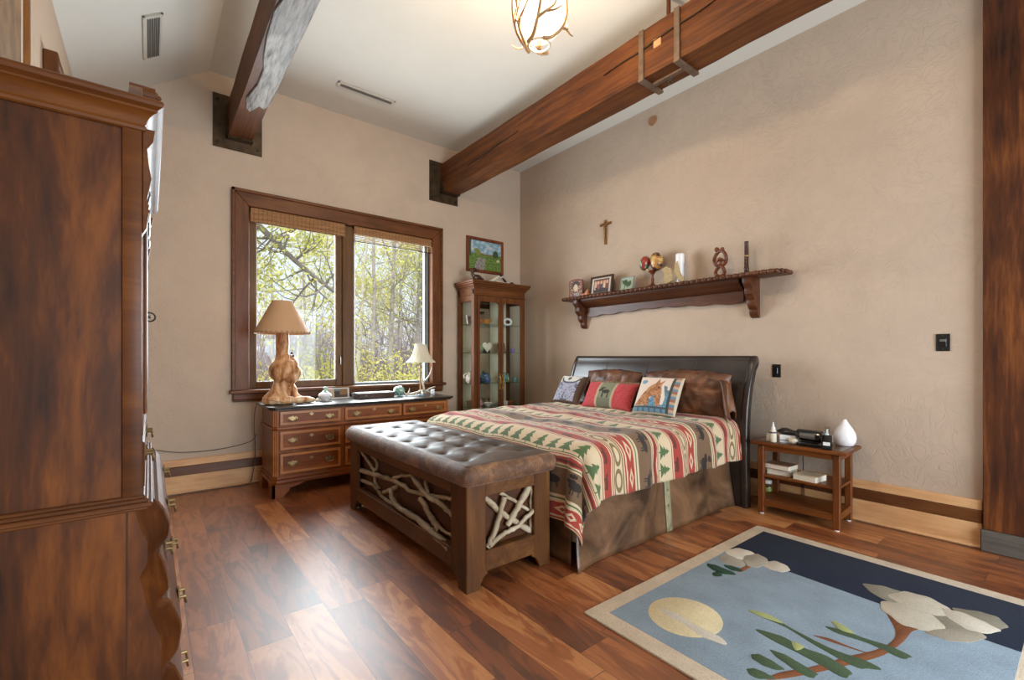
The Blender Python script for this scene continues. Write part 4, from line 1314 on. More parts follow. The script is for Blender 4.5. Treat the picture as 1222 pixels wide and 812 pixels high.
bz.tube(smooth_path([(cx + .06, cy + .01, 1.05), (cx + .11, cy + .01, .98), (cx + .13, cy, .92), (cx + .18, cy - .01, .875)], 4), [.045, .043, .04, .036, .034, .032, .03, .03, .03, .03, .03, .03, .03], 10)
bz.tube(smooth_path([(cx - .16, cy - .01, .876), (cx - .05, cy - .08, .882), (cx + .08, cy - .10, .881), (cx + .20, cy - .09, .882), (cx + .29, cy - .03, .868)], 5), [.026, .032, .036, .038, .036, .034, .036, .038, .036, .034, .03, .032, .034, .036, .034, .032, .03, .028, .026, .024, .02], 10)
bz.tube(smooth_path([(cx - .15, cy + .03, .873), (cx, cy + .09, .874), (cx + .16, cy + .07, .873), (cx + .27, cy + .01, .873)], 5), [.03] * 16, 10)
bo = bz.build('burl_base', M['burl'], lp, 180)
md = bo.modifiers.new('fuse', 'REMESH'); md.mode = 'VOXEL'; md.voxel_size = .0045; md.use_smooth_shade = True
md = bo.modifiers.new('soft', 'SMOOTH'); md.factor = .5; md.iterations = 2
M['shade_tan'] = plain('tan_rawhide_shade', (186, 146, 108), .7, 0, .05, 8)
M['lacing'] = plain('dark_shade_lacing', (108, 72, 46), .7, 0, .2, 40)
sh = MB(); sh.lathe([(.092, 1.838), (.0925, 1.834), (.170, 1.68), (.245, 1.528), (.246, 1.522), (.243, 1.523), (.168, 1.68), (.089, 1.836), (.092, 1.838)], (cx + .008, cy, 0), 48)
so = sh.build('lamp_shade', M['shade_tan'], lp, 40)
ln = MB()
for i in range(34):
    a = 2 * PI * i / 34; a2 = 2 * PI * (i + .6) / 34
    q = lambda a, r, z: (cx + .008 + r * math.cos(a), cy + r * math.sin(a), z)
    ln.tube([q(a, .2475, 1.522), q((a + a2) / 2, .2425, 1.540), q(a2, .2475, 1.522)], .0026, 5)
ln.build('lacing', M['lacing'], so)
m = MB(); m.tube([(cx + .008 + .05 * math.cos(t), cy, 1.72 + .11 * math.sin(t)) for t in [PI * i / 14 for i in range(15)]], .003, 6)
m.cyl((cx + .008, cy, 1.54), (cx + .008, cy, 1.62), .014, seg=12); m.cyl((cx + .008, cy, 1.83), (cx + .008, cy, 1.86), .008, .004, 10)
m.cyl((cx + .008 - .088, cy, 1.828), (cx + .008 + .088, cy, 1.828), .003, seg=6)
m.build('harp_and_finial', M['brass'], lp, 40)
m = MB(); m.ball((cx + .008, cy, 1.68), (.03, .03, .045)); m.build('bulb', M['white'], lp, 60)
m = MB(); m.ball((cx + .085, cy - .035, 1.335), (.016, .014, .012)); m.ball((cx + .10, cy - .03, 1.31), (.01, .01, .014)); m.build('switch_knob', M['black'], lp, 60)

# ------------------------------------------------------------------ antler lamp at the right end
al = thing('antler_lamp', 'small antler table lamp with a cream bell shade at the right end of the dresser', 'table lamp', (2.56, 4.93, ZD))
ax, ay = 2.53, 4.93
m = MB(); m.lathe([(.066, 1.450), (.068, 1.447), (.078, 1.39), (.098, 1.33), (.130, 1.275), (.172, 1.236), (.174, 1.232), (.169, 1.236), (.127, 1.277), (.095, 1.332), (.075, 1.39), (.064, 1.448), (.066, 1.450)], (ax + .005, ay, 0), 32)
M['shade_cream'] = plain('cream_silk_shade', (208, 200, 176), .7, 0, .03, 10)
so = m.build('lamp_shade', M['shade_cream'], al, 40)
rb = MB()
for i in range(8):
    a = 2 * PI * (i + .3) / 8
    rb.tube([(ax + .005 + r * math.cos(a), ay + r * math.sin(a), z) for r, z in ((.0675, 1.449), (.079, 1.39), (.099, 1.33), (.131, 1.275), (.173, 1.236))], .0022, 5)
for r, z in ((.067, 1.448), (.173, 1.234)):
    rb.tube([(ax + .005 + r * math.cos(t), ay + r * math.sin(t), z) for t in [2 * PI * i / 32 for i in range(32)]], .003, 5, closed=True)
rb.build('shade_trim', M['cream'], so, 60)
m = MB(); m.cyl((ax, ay, .86), (ax, ay, 1.32), .010, .009, 10); m.build('stem', M['antler'], al, 40)
for k, (pts, r0) in enumerate((([(.06, 0, .875), (.03, -.03, .93), (.035, .0, .99), (.075, .01, 1.02), (.12, .01, 1.07), (.14, .0, 1.13), (.155, .01, 1.175)], .014),
                               ([(.035, .0, .99), (.02, .02, 1.06), (.0, .03, 1.11), (-.01, .03, 1.17)], .011),
                               ([(-.13, -.05, .868), (-.06, -.03, .88), (.02, .0, .90), (.09, .03, .885), (.18, .02, .872)], .014),
                               ([(-.02, -.10, .866), (.0, -.04, .885), (.05, .03, .90), (.10, .10, .868)], .013),
                               ([(.08, -.02, .90), (.13, -.03, .925), (.17, -.06, .94)], .010))):
    m = MB(); P = smooth_path([(ax + a, ay + b, z) for a, b, z in pts], 4)
    m.tube(P, [r0 * (1 - .7 * i / len(P)) for i in range(len(P))], 8); m.ball(P[0], r0 * 1.05, 10, 6); m.build('antler', M['antler_white'], al, 60)

# ------------------------------------------------------------------ things on the dresser
def stack_book(name, label, cat, x0, x1, y0, y1, z0, z1, cover, rz=0.0, group=None, page=None):
    """a lying book: two covers, spine and page block"""
    cxm, cym = (x0 + x1) / 2, (y0 + y1) / 2
    t = thing(name, label, cat, (cxm, cym, z0), rz, group)
    w, d, h = (x1 - x0) / 2, (y1 - y0) / 2, z1 - z0
    c = MB(); c.box(-w, w, -d, d, 0, .003, .001); c.box(-w, w, -d, d, h - .003, h, .001); c.box(w - .004, w, -d, d, 0, h, .001)
    c.build('cover', cover, t, local=True)
    MB().box(-w + .004, w - .003, -d + .004, d - .004, .003, h - .003).build('pages', page or M['paper'], t, local=True)
    return t
pt = thing('ceramic_pot', 'small white lidded ceramic pot with a pale green knob on the dresser', 'pot', (1.425, 4.90, ZD))
m = MB(); m.lathe([(0, 0), (.03, 0), (.034, .012), (.055, .03), (.066, .055), (.060, .075), (.04, .088), (.018, .094)], (1.425, 4.90, ZD), 24); m.build('body', M['white'], pt, 40)
M['celadon'] = plain('celadon_glaze', (150, 190, 178), .25, 0, .1, 30)
m = MB(); m.lathe([(0, .088), (.030, .092), (.022, .104), (.012, .108), (.016, .125), (.019, .138), (.012, .148), (0, .149)], (1.425, 4.90, ZD), 18); m.build('lid', M['celadon'], pt, 40)
for k in range(3):
    a = k * 2.1 - 1.6
    m = MB(); m.tube([(1.425 + .03 * math.cos(a), 4.90 + .03 * math.sin(a), ZD + .02), (1.425 + .05 * math.cos(a), 4.90 + .05 * math.sin(a), ZD)], [.010, .008], 8); m.build('foot', M['white'], pt, 40)
tr = thing('glass_tray', 'small rectangular glass tray lying behind the white pot', 'tray', (1.33, 5.04, ZD))
m = MB(); m.box(1.22, 1.44, 4.99, 5.09, ZD, ZD + .006, .002); m.box(1.22, 1.226, 4.99, 5.09, ZD, ZD + .035, .002); m.box(1.434, 1.44, 4.99, 5.09, ZD, ZD + .035, .002); m.box(1.22, 1.44, 4.99, 4.996, ZD, ZD + .035, .002); m.box(1.22, 1.44, 5.084, 5.09, ZD, ZD + .035, .002)
m.build('tray', M['shelf_glass'], tr)
for k, (x, y, r, lab) in enumerate(((1.30, 4.985, .026, 'tiny pale shell beside the driftwood lamp base'), (1.355, 4.93, .020, 'small cream shell between the lamp base and the white pot'))):
    m = MB(); m.lathe([(0, 0), (r, .002), (r * 1.2, r * .5), (r * .8, r * 1.1), (r * .35, r * 1.6), (0, r * 1.8)], (x, y - .02, ZD), 14); one(m, 'shell', M['cream'], lab, 'shell', 'shells on the dresser', 50)
pc = thing('postcard_frame', 'low white frame with a small brown landscape propped against the window sill', 'picture frame', (1.62, 5.10, ZD))
def paint_card(u, v):
    if u < .36 or u > .93 or v < .12 or v > .88: return srgb(176, 160, 140) if u < .36 and .1 < v < .9 else srgb(206, 202, 192)
    if u < .60: return srgb(54, 44, 34) if v < .7 else srgb(90, 110, 120)
    return srgb(130, 96, 60) if v > .35 else srgb(74, 56, 36)
def picture_mesh(corner, du, dv, thick_dir, th, paint, nu, nv):
    """flat painted panel with real thickness"""
    b = MB(); lay = b.bm.verts.layers.float_color.new('Col')
    c, du, dv, td = Vector(corner), Vector(du), Vector(dv), Vector(thick_dir) * th
    V = [[b.bm.verts.new(c + du * (i / nu) + dv * (j / nv)) for j in range(nv + 1)] for i in range(nu + 1)]
    for i in range(nu + 1):
        for j in range(nv + 1): V[i][j][lay] = paint(i / nu, j / nv)
    for i in range(nu):
        for j in range(nv): b.bm.faces.new([V[i][j], V[i + 1][j], V[i + 1][j + 1], V[i][j + 1]])
    e = [b.bm.verts.new(p + td) for p in (c, c + du, c + du + dv, c + dv)]
    q = [V[0][0], V[nu][0], V[nu][nv], V[0][nv]]
    b.bm.faces.new(e[::-1])
    rim = [[V[i][0] for i in range(nu + 1)], [V[nu][j] for j in range(nv + 1)], [V[i][nv] for i in range(nu, -1, -1)], [V[0][j] for j in range(nv, -1, -1)]]
    for k in range(4): b.bm.faces.new([e[k]] + [e[(k + 1) % 4]] + rim[k][::-1])
    for v in e: v[lay] = (.3, .25, .2, 1)
    return b
picture_mesh((1.49, 5.095, ZD), (.255, 0, 0), (0, .02, .115), (0, 1, 0), .012, paint_card, 60, 24).build('card', M['picture'], pc)
m = MB(); m.box(1.483, 1.752, 5.088, 5.112, ZD, ZD + .010, .002); m.build('ledge', M['white_plastic'], pc)
m = MB(); m.lathe([(0, 0), (.022, 0), (.036, .03), (.040, .055), (.034, .056), (.03, .03), (0, .008)], (1.785, 5.03, ZD), 20)
M['bluegrey'] = plain('blue_grey_glaze', (142, 160, 176), .3, 0, .1, 30)
one(m, 'small_bowl', M['bluegrey'], 'small blue-grey bowl beside the landscape card on the dresser', 'bowl', smooth=40)
bx = thing('wooden_box', 'flat dark wooden box with a grey lid in the middle of the dresser', 'box', (1.97, 4.95, ZD))
MB().box(1.765, 2.175, 4.87, 5.04, ZD, ZD + .045, .004).build('body', M['dark_carved'], bx)
M['lidgrey'] = plain('grey_brown_lid', (96, 84, 74), .35, 0, .1, 10)
MB().box(1.760, 2.18, 4.865, 5.045, ZD + .044, ZD + .062, .004, 2).build('lid', M['lidgrey'], bx)
MB().box(1.83, 1.86, 4.860, 4.868, ZD + .022, ZD + .048, .002).build('clasp', M['pewter'], bx)
# glass paperweight / turquoise stone
def t_turq():
    t = NT('turquoise_glass'); v = t.coord(); n = t.noise(v, 18, 4, .6, 1.5)
    t.set(color=t.ramp(n, [(.35, srgb(70, 120, 110)), (.5, srgb(140, 186, 172)), (.65, srgb(206, 222, 214))]), rough=.12, coat=.6)
    return t.m
M['turq'] = t_turq()
m = MB(); m.ball((2.27, 4.95, ZD + .055), (.07, .05, .058), 9, 6)
for v in m.bm.verts: v.co += Vector((noise.noise(v.co * 30), noise.noise(v.co * 30 + Vector((5, 0, 0))), noise.noise(v.co * 30 + Vector((0, 5, 0))))) * .012
lo_ = min(v.co.z for v in m.bm.verts)
for v in m.bm.verts: v.co.z += ZD - lo_
one(m, 'turquoise_stone', M['turq'], 'faceted pale turquoise stone between the wooden box and the antler lamp', 'stone')
m = MB()
for pts, r in (([(2.335, 4.90, ZD + .012), (2.375, 4.91, ZD + .055), (2.385, 4.92, ZD + .09)], .011), ([(2.335, 4.90, ZD + .012), (2.40, 4.89, ZD + .03), (2.47, 4.885, ZD + .045)], .011), ([(2.335, 4.90, ZD + .012), (2.31, 4.93, ZD + .06), (2.305, 4.94, ZD + .085)], .010), ([(2.36, 4.895, ZD + .02), (2.42, 4.86, ZD + .012), (2.45, 4.85, ZD + .03)], .009)):
    P = smooth_path(pts, 4); m.tube(P, [r * (1 - .75 * i / len(P)) for i in range(len(P))], 7)
one(m, 'antler_fork', M['antler_white'], 'loose forked antler piece lying left of the small antler lamp', 'antler', smooth=60)
m = MB(); m.lathe([(0, 0), (.022, 0), (.026, .02), (.020, .045), (.026, .055), (.022, .057), (.016, .046), (0, .04)], (2.735, 5.0, ZD), 16)
one(m, 'candle_cup', M['white'], 'tiny white cup at the far right end of the dresser', 'cup', smooth=40)
m = MB(); m.lathe([(0, 0), (.03, 0), (.034, .012), (.026, .024), (0, .026)], (2.46, 4.78, ZD), 16)
one(m, 'trinket_dish', M['bluegrey'], 'small blue-grey round trinket box in front of the antler lamp', 'trinket box', smooth=40)

# ------------------------------------------------------------------ cords
m = MB(); m.tube(smooth_path([(.865, 5.04, .835), (.84, 5.19, .80), (.832, 5.25, .62), (.845, 5.26, .35), (.825, 5.27, .12), (.78, 5.26, .012), (.60, 5.28, .008), (.30, 5.285, .008), (.02, 5.285, .008), (-.2, 5.285, .008)], 6), .0045, 6)
one(m, 'power_cord', M['cable'], 'grey cord hanging behind the dresser corner and running along the baseboard', 'cord', smooth=60)
m = MB(); m.tube(smooth_path([(-.25, 5.338, .455), (.0, 5.338, .445), (.23, 5.338, .392), (.53, 5.338, .382), (.80, 5.334, .425), (.87, 5.325, .50)], 6), .004, 6)
one(m, 'power_cord', M['cable'], 'thin cord sagging along the wall above the baseboard left of the dresser', 'cord', smooth=60)

# ------------------------------------------------------------------ curio cabinet
QX0, QX1, QY0, QY1, QZ = 3.285, 4.145, 4.905, 5.30, 2.20
cu = thing('curio_cabinet', 'tall dark wood curio cabinet with glass doors in the corner', 'display cabinet', ((QX0 + QX1) / 2, (QY0 + QY1) / 2, 0))
for x in (QX0, QX1 - .05):
    MB().box(x, x + .05, QY0 + .004, QY0 + .05, .10, 2.19, .006).build('front_post', M['curio'], cu)
    MB().box(x, x + .05, QY1 - .05, QY1, .10, 2.19, .006).build('rear_post', M['curio'], cu)
MB().box(QX0, QX1, QY0, QY1, .10, .42, .006).build('base_panel', M['curio_h'], cu)
MB().box(QX0 - .02, QX1 + .02, QY0 - .02, QY1, 0, .11, .010, 2).build('plinth', M['curio_h'], cu)
f = MB(); f.box(QX0, QX1, QY0 + .002, QY1, 2.115, 2.205, .005); f.box(QX0 + .05, QX1 - .05, QY0 - .004, QY0 + .004, 2.135, 2.185, .003); f.box(QX0 - .008, QX1 + .008, QY0 - .006, QY1, 2.105, 2.122, .004)
f.build('frieze', M['curio_h'], cu)
f = MB()
for o, a, c in ((.010, 2.198, 2.222), (.028, 2.220, 2.245), (.048, 2.243, 2.268), (.060, 2.266, 2.296)): f.box(QX0 - o, QX1 + o, QY0 - o, QY1 + .01, a, c, .006)
f.build('cornice', M['curio_h'], cu)
M['mirror'] = plain('mirror_silver', (196, 198, 190), .04, 1.0, .0, 5)
M['cab_back'] = plain('reflection_pale_back', (206, 196, 172), .6, 0, .03, 8)  # pale colour stands in for the bright room a mirror back would reflect
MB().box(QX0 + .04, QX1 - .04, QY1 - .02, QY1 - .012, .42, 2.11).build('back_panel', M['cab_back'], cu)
MB().box(3.62, 3.80, QY1 - .026, QY1 - .019, .42, 2.11).build('mirror_strip', M['mirror'], cu)
for x in (QX0 + .02, QX1 - .024):
    MB().box(x, x + .004, QY0 + .05, QY1 - .05, .42, 2.11).build('side_glass', M['cab_glass'], cu)
for x in (QX0, QX1 - .03):
    MB().box(x, x + .03, QY0 + .05, QY1 - .05, 2.03, 2.11, .004).build('side_rail', M['curio_h'], cu)
    MB().box(x + .008, x + .022, QY0 + .05, QY0 + .09, .42, 2.05, .003).build('side_stile', M['curio'], cu)
for z in (1.735, 1.355, .945, .62):
    MB().box(QX0 + .03, QX1 - .03, QY0 + .04, QY1 - .03, z - .008, z, .001).build('glass_shelf', M['shelf_glass'], cu)
xm = (QX0 + QX1) / 2
for a, c, hx in ((QX0 + .045, xm - .002, -1), (xm + .002, QX1 - .045, 1)):
    d = ring(a, c, QY0 - .012, QY0 + .012, .44, 2.10, .04, .04, .06, .075, .005).build('door', M['curio'], cu)
    MB().box(a + .035, c - .035, QY0 - .002, QY0 + .002, .49, 2.03).build('pane', M['cab_glass'], d)
    # rounded upper corners of the door frame
    for sx_, xx in ((1, a + .04), (-1, c - .04)):
        k = MB(); k.prism([(xx, 2.026), (xx + sx_ * .035, 2.026)] + [(xx + sx_ * (.035 - .035 * math.sin(t)), 2.026 - .035 + .035 * math.cos(t)) for t in [PI / 2 * i / 5 for i in range(1, 6)]], 'y', QY0 - .010, QY0 + .010)
        k.build('corner_block', M['curio'], d)
    h = MB(); xx = xm + hx * .026
    h.prism([(xx - .016, .86), (xx + .016, .86), (xx + .018, .90), (xx + .014, .96), (xx + .018, 1.03), (xx + .016, 1.065), (xx - .016, 1.065), (xx - .018, 1.03), (xx - .014, .96), (xx - .018, .90)], 'y', QY0 - .017, QY0 - .012)
    h.tube(smooth_path([(xx, QY0 - .016, 1.02), (xx, QY0 - .036, 1.01), (xx, QY0 - .036, .92), (xx, QY0 - .016, .91)], 4), .005, 7)
    h.build('handle', M['brass_bright'], d, 40)
# collectables behind the glass
def potm(x, y, z, s, kind):
    m = MB()
    P = {'bottle': [(0, 0), (.022, 0), (.026, .01), (.026, .055), (.012, .075), (.009, .10), (.013, .104), (0, .105)],
         'jug': [(0, 0), (.03, 0), (.048, .03), (.050, .055), (.03, .085), (.022, .105), (.03, .118), (.026, .119), (0, .11)],
         'bowl': [(0, 0), (.022, 0), (.026, .006), (.052, .035), (.058, .055), (.054, .055), (.045, .035), (0, .012)],
         'cup': [(0, 0), (.024, 0), (.030, .03), (.034, .06), (.031, .06), (.026, .03), (0, .008)],
         'vase': [(0, 0), (.024, 0), (.02, .01), (.044, .045), (.034, .085), (.014, .11), (.022, .128), (.018, .128), (0, .115)]}[kind]
    m.lathe([(r * s, h * s) for r, h in P], (x, y, z), 18)
    if kind == 'jug': m.tube(smooth_path([(x - .028 * s, y, z + .10 * s), (x - .068 * s, y, z + .09 * s), (x - .072 * s, y, z + .06 * s), (x - .046 * s, y, z + .045 * s)], 4), .006 * s, 6)
    return m
cols = dict(terracotta=(168, 98, 60), amber=(176, 120, 62), sage=(110, 126, 92), indigo=(62, 84, 122), teal=(96, 140, 142), charcoal=(46, 46, 52), rose=(176, 128, 132), ivory=(214, 206, 192), lilac=(120, 112, 168))
for k, v in cols.items(): M['g_' + k] = plain(k + '_glaze', v, .25, 0, .15, 40, coat=.3)
gi = 'collectables in the curio cabinet'
for kind, x, y, z, s, c, nm, lab in (
    ('bowl', 3.43, 5.00, 1.735, 1.1, 'terracotta', 'bowl', 'terracotta bowl on the top glass shelf at the left of the curio'),
    ('bowl', 3.575, 5.04, 1.735, 1.25, 'amber', 'bowl', 'amber brown bowl in the middle of the top curio shelf'),
    ('vase', 3.47, 5.02, 1.355, .85, 'sage', 'vase', 'sage green vase on the second glass shelf of the curio'),
    ('cup', 3.405, 4.98, 1.355, .8, 'rose', 'cup', 'small rose cup at the left of the second curio shelf'),
    ('cup', 4.02, 5.03, 1.355, 1.0, 'lilac', 'cup', 'lilac blue cup at the right of the second curio shelf'),
    ('bottle', 3.425, 5.0, .945, 1.25, 'charcoal', 'bottle', 'charcoal bottle on the third glass shelf of the curio'),
    ('jug', 3.565, 5.02, .945, 1.15, 'indigo', 'jug', 'deep blue jug on the third glass shelf of the curio'),
    ('vase', 3.86, 5.02, .945, 1.1, 'teal', 'vase', 'teal vase on the third curio shelf right of the door handles'),
    ('bottle', 3.955, 5.06, .945, 1.2, 'sage', 'bottle', 'sage green bottle on the third curio shelf'),
    ('cup', 4.04, 5.0, .945, 1.0, 'teal', 'cup', 'teal cup at the right end of the third curio shelf'),
    ('jug', 3.345, 5.09, .945, 1.35, 'ivory', 'jug', 'ivory jug behind the side glass on the third curio shelf'),
    ('vase', 3.46, 5.02, .62, .9, 'rose', 'vase', 'rose vase on the lowest curio shelf above the duvet'),
    ('bowl', 3.60, 5.04, .62, 1.1, 'ivory', 'bowl', 'ivory bowl on the lowest curio shelf'),
    ('cup', 3.87, 5.0, .62, 1.1, 'ivory', 'cup', 'ivory cup on the lowest curio shelf right of the door gap'),
    ('bowl', 3.99, 5.04, .62, 1.0, 'terracotta', 'bowl', 'terracotta bowl on the lowest curio shelf')):
    one(potm(x, y, z, s, kind), nm, M['g_' + c], lab, nm, gi, 40)
m = MB(); m.tube([(3.93 + .062 * math.cos(t), 5.03, 1.735 + .052 + .042 * math.sin(t)) for t in [2 * PI * i / 24 for i in range(24)]], .017, 8, closed=True)
m.box(3.91, 3.95, 5.0, 5.06, 1.735, 1.748, .003); one(m, 'ring_sculpture', M['white'], 'white ring-shaped sculpture at the right of the top curio shelf', 'sculpture', gi, 50)
hr = MB(); H_ = [(3.60 + .085 * (16 * math.sin(t) ** 3) / 17, 1.44 + .082 * (13 * math.cos(t) - 5 * math.cos(2 * t) - 2 * math.cos(3 * t) - math.cos(4 * t)) / 17) for t in [2 * PI * i / 30 for i in range(30)]]
hr.prism(H_, 'y', 5.05, 5.065, .004); lo_ = min(p[1] for p in H_); bmesh.ops.translate(hr.bm, vec=(0, 0, 1.355 - lo_), verts=hr.bm.verts)
one(hr, 'heart_plate', M['g_ivory'], 'ivory heart-shaped plate standing on the second curio shelf', 'plate', gi)
def photo_stand(name, label, x, y, z, w, h, pal, rz=0.0, group=None, lean=.22, frame=None, cat='picture frame'):
    t = thing(name, label, cat, (x, y, z), rz, group)
    def paint(u, v):
        if u < .10 or u > .90 or v < .10 or v > .90: return srgb(*pal[0])
        n = NS(u, v, 6, x * 7)
        return srgb(*pal[1 + int((n * .9 + .5) * (len(pal) - 1)) % (len(pal) - 1)])
    picture_mesh((-w / 2, 0, .004), (w, 0, 0), (0, h * math.sin(lean), h * math.cos(lean)), (0, 1, 0), .006, paint, 40, 40).build('photo', M['picture'], t, local=True)
    R = Matrix.Rotation(-lean, 4, 'X')
    fr_ = MB(); bw = .012 if frame is None else frame[1]
    for a in ((-w / 2 - bw, -w / 2 + .002, -.004, .010, 0, h + bw), (w / 2 - .002, w / 2 + bw, -.004, .010, 0, h + bw), (-w / 2, w / 2, -.004, .010, 0, bw * .8), (-w / 2, w / 2, -.004, .010, h, h + bw)):
        fr_.box(*a, .002, 1, R)
    fr_.build('frame', M['dark_carved'] if frame is None else frame[0], t, local=True)
    lg = MB(); lg.prism([(.008, h * .7), (.012, h * .7), (.02 + h * .5, .0), (.012 + h * .5, .0)], 'x', -w * .12, w * .12); lg.build('easel_leg', M['dark_carved'], t, local=True)
    return t
photo_stand('photo_frame', 'small framed photo on the second curio shelf right of the doors gap', 3.875, 5.08, 1.355, .10, .13, [(150, 110, 100), (120, 70, 60), (200, 170, 150), (80, 60, 66)], 0, gi)
photo_stand('photo_frame', 'white framed photo behind the left side glass on the top curio shelf', 3.345, 5.10, 1.735, .06, .12, [(206, 202, 194), (150, 150, 140), (180, 172, 160)], 0, gi, frame=(M['white_plastic'], .010))
photo_stand('photo_frame', 'gold framed photo behind the left side glass on the lowest curio shelf', 3.345, 5.10, .62, .06, .085, [(180, 160, 120), (120, 130, 120), (160, 150, 120)], 0, gi, frame=(M['brass'], .010))

# on top of the curio
ZQ = 2.296
dk = thing('carved_duck', 'dark carved bird figure on top of the curio at its left end', 'figurine', (3.40, 5.02, ZQ))
m = MB(); m.ball((3.40, 5.02, ZQ + .050), (.085, .05, .048)); m.ball((3.475, 5.02, ZQ + .045), (.04, .02, .018)); m.tube(smooth_path([(3.355, 5.02, ZQ + .06), (3.325, 5.02, ZQ + .105), (3.345, 5.02, ZQ + .15)], 4), [.034, .032, .03, .028, .026, .026, .028, .03, .03], 10); m.ball((3.365, 5.02, ZQ + .158), (.042, .028, .028)); m.tube([(3.395, 5.02, ZQ + .155), (3.43, 5.02, ZQ + .145)], [.014, .006], 8)
m.box(3.36, 3.44, 4.99, 5.05, ZQ, ZQ + .008, .002)
o = m.build('body', M['dark_carved'], dk, 180); md = o.modifiers.new('f', 'REMESH'); md.mode = 'VOXEL'; md.voxel_size = .005; md.use_smooth_shade = True
bs_ = MB()
for pts, r in (([(3.58, 5.0, ZQ + .012), (3.66, 5.0, ZQ + .05), (3.74, 5.0, ZQ + .10), (3.78, 5.0, ZQ + .115)], .018), ([(3.78, 5.0, ZQ + .115), (3.84, 5.0, ZQ + .07), (3.90, 5.0, ZQ + .02)], .017), ([(3.63, 5.02, ZQ + .012), (3.72, 5.03, ZQ + .055), (3.80, 5.03, ZQ + .03)], .015), ([(3.68, 4.98, ZQ + .016), (3.80, 4.98, ZQ + .016), (3.91, 4.98, ZQ + .016)], .016)):
    bs_.tube(smooth_path(pts, 4), r, 9)
an = thing('bone_arrangement', 'pale bone and antler arrangement on top of the curio', 'ornament', (3.75, 5.0, ZQ)); bs_.build('bones', M['antler_white'], an, 60)
m = MB(); m.ball((3.775, 4.99, ZQ + .125), (.03, .022, .022)); m.ball((3.84, 4.985, ZQ + .06), (.055, .018, .014), M=Matrix.Rotation(.7, 4, 'Y')); m.build('dark_stone', M['iron'], an, 60)
m = MB(); m.ball((3.975, 4.99, ZQ + .024), (.034, .03, .025), 12, 8); one(m, 'pebble', M['dark_carved'], 'small round brown stone at the right end on top of the curio', 'stone', smooth=60)
# landscape painting above it
pw_ = thing('landscape_painting', 'small landscape painting in a red-brown frame above the curio', 'painting', (3.77, Y1, 2.49))
def paint_land(u, v):
    n = NS(u, v, 8, 2); n2 = NS(u, v, 22, 6)
    if math.hypot((u - .82) / .09, (v - .60) / .13) < 1 + n * .4 or (u < .07 and v > .45): return srgb(44, 72, 44)
    if math.hypot((u - .25) / .10, (v - .62) / .10) < 1 + n * .5: return srgb(120, 128, 62)
    if v > .58 + .05 * n:
        q = max(0, min(1, .5 + n * 1.2 + .4 * n2 - (v - .75)))
        return srgb(104 + 96 * q, 150 + 56 * q, 172 + 34 * q)
    if v > .52: return srgb(128, 84, 58) if .35 < u < .75 else srgb(96, 116, 60)
    w_ = .10 + .18 * (1 - v) ; c_ = .40 - .10 * (1 - v) + .12 * v
    if v < .42 and abs(u - c_) < w_ * .6: return srgb(150, 144, 136) if n2 > -.1 else srgb(112, 106, 100)
    if math.hypot(u - .90, v - .38) < .05: return srgb(196, 188, 150)
    return srgb(104, 134, 52) if n2 > 0 else srgb(70, 104, 40)
picture_mesh((3.48, Y1 - .016, 2.535), (.565, 0, 0), (0, 0, .415), (0, 1, 0), .014, paint_land, 90, 64).build('canvas', M['picture'], pw_)
ring(3.44, 4.085, Y1 - .032, Y1 - .002, 2.495, 2.99, .044, .044, .044, .044, .008).build('frame', M['carved'], pw_)
# ------------------------------------------------------------------ wall shelf over the bed
sh = thing('wall_shelf', 'long carved mahogany wall shelf with scalloped apron above the bed', 'shelf', (4.30, 2.92, 1.66))
SY0, SY1, SXF = 1.585, 4.262, 4.175
def board(off, z0, z1, bev=.006):
    rc = .09
    pts = [(X1, SY0 + off)] + [(SXF + off + rc - rc * math.sin(t), SY0 + off + rc - rc * math.cos(t)) for t in [PI / 2 * i / 6 for i in range(7)]]
    pts += [(SXF + off + rc - rc * math.cos(t), SY1 - off - rc + rc * math.sin(t)) for t in [PI / 2 * i / 6 for i in range(7)]] + [(X1, SY1 - off)]
    return MB().prism(pts, 'z', z0, z1, bev, 2)
board(.012, 2.022, 2.058).build('board', M['shelf'], sh, 40)
rp = MB()
y = SY0 + .095
path = []
k = 0
while y < SY1 - .09:
    rp.ball((SXF + .010, y, 2.040), (.016, .033, .021), 8, 6); y += .060; k += 1
for t in [PI / 2 * i / 3 for i in range(4)]:
    for s_ in (0, 1):
        yy = SY0 + .09 - .085 * math.cos(t) + .005 if s_ == 0 else SY1 - .09 + .085 * math.cos(t) - .005
        rp.ball((SXF + .10 - .085 * math.sin(t), yy, 2.040), (.020, .020, .020), 8, 6)
for x in (4.31, 4.355, 4.395):
    for yy in (SY0 + .008, SY1 - .008): rp.ball((x, yy, 2.040), (.024, .013, .020), 8, 6)
rp.build('rope_edge', M['shelf'], sh, 60)
ap = MB()
AY0_, AY1_ = 1.99, 3.99
ap.prism([(4.405, 2.022), (4.265, 2.022), (4.272, 1.995), (4.305, 1.965), (4.345, 1.945), (4.365, 1.925), (4.385, 1.918), (4.405, 1.918)], 'y', AY0_, AY1_)
ap.build('cove_moulding', M['shelf'], sh, 40)
sc_ = [(AY0_, 1.922), (AY1_, 1.922)]
n = 66
for i in range(n + 1):
    t = i / n; yy = AY1_ - (AY1_ - AY0_) * t
    sc_.append((yy, 1.835 - .018 * abs(math.sin(t * PI * 7)) - .025 * math.cos(t * 2 * PI) * .6))
MB().prism(sc_, 'x', 4.372, 4.396, .003).build('scalloped_apron', M['shelf'], sh)
MB().box(4.395, X1, AY0_, AY1_, 1.85, 2.022).build('back_rail', M['shelf'], sh)
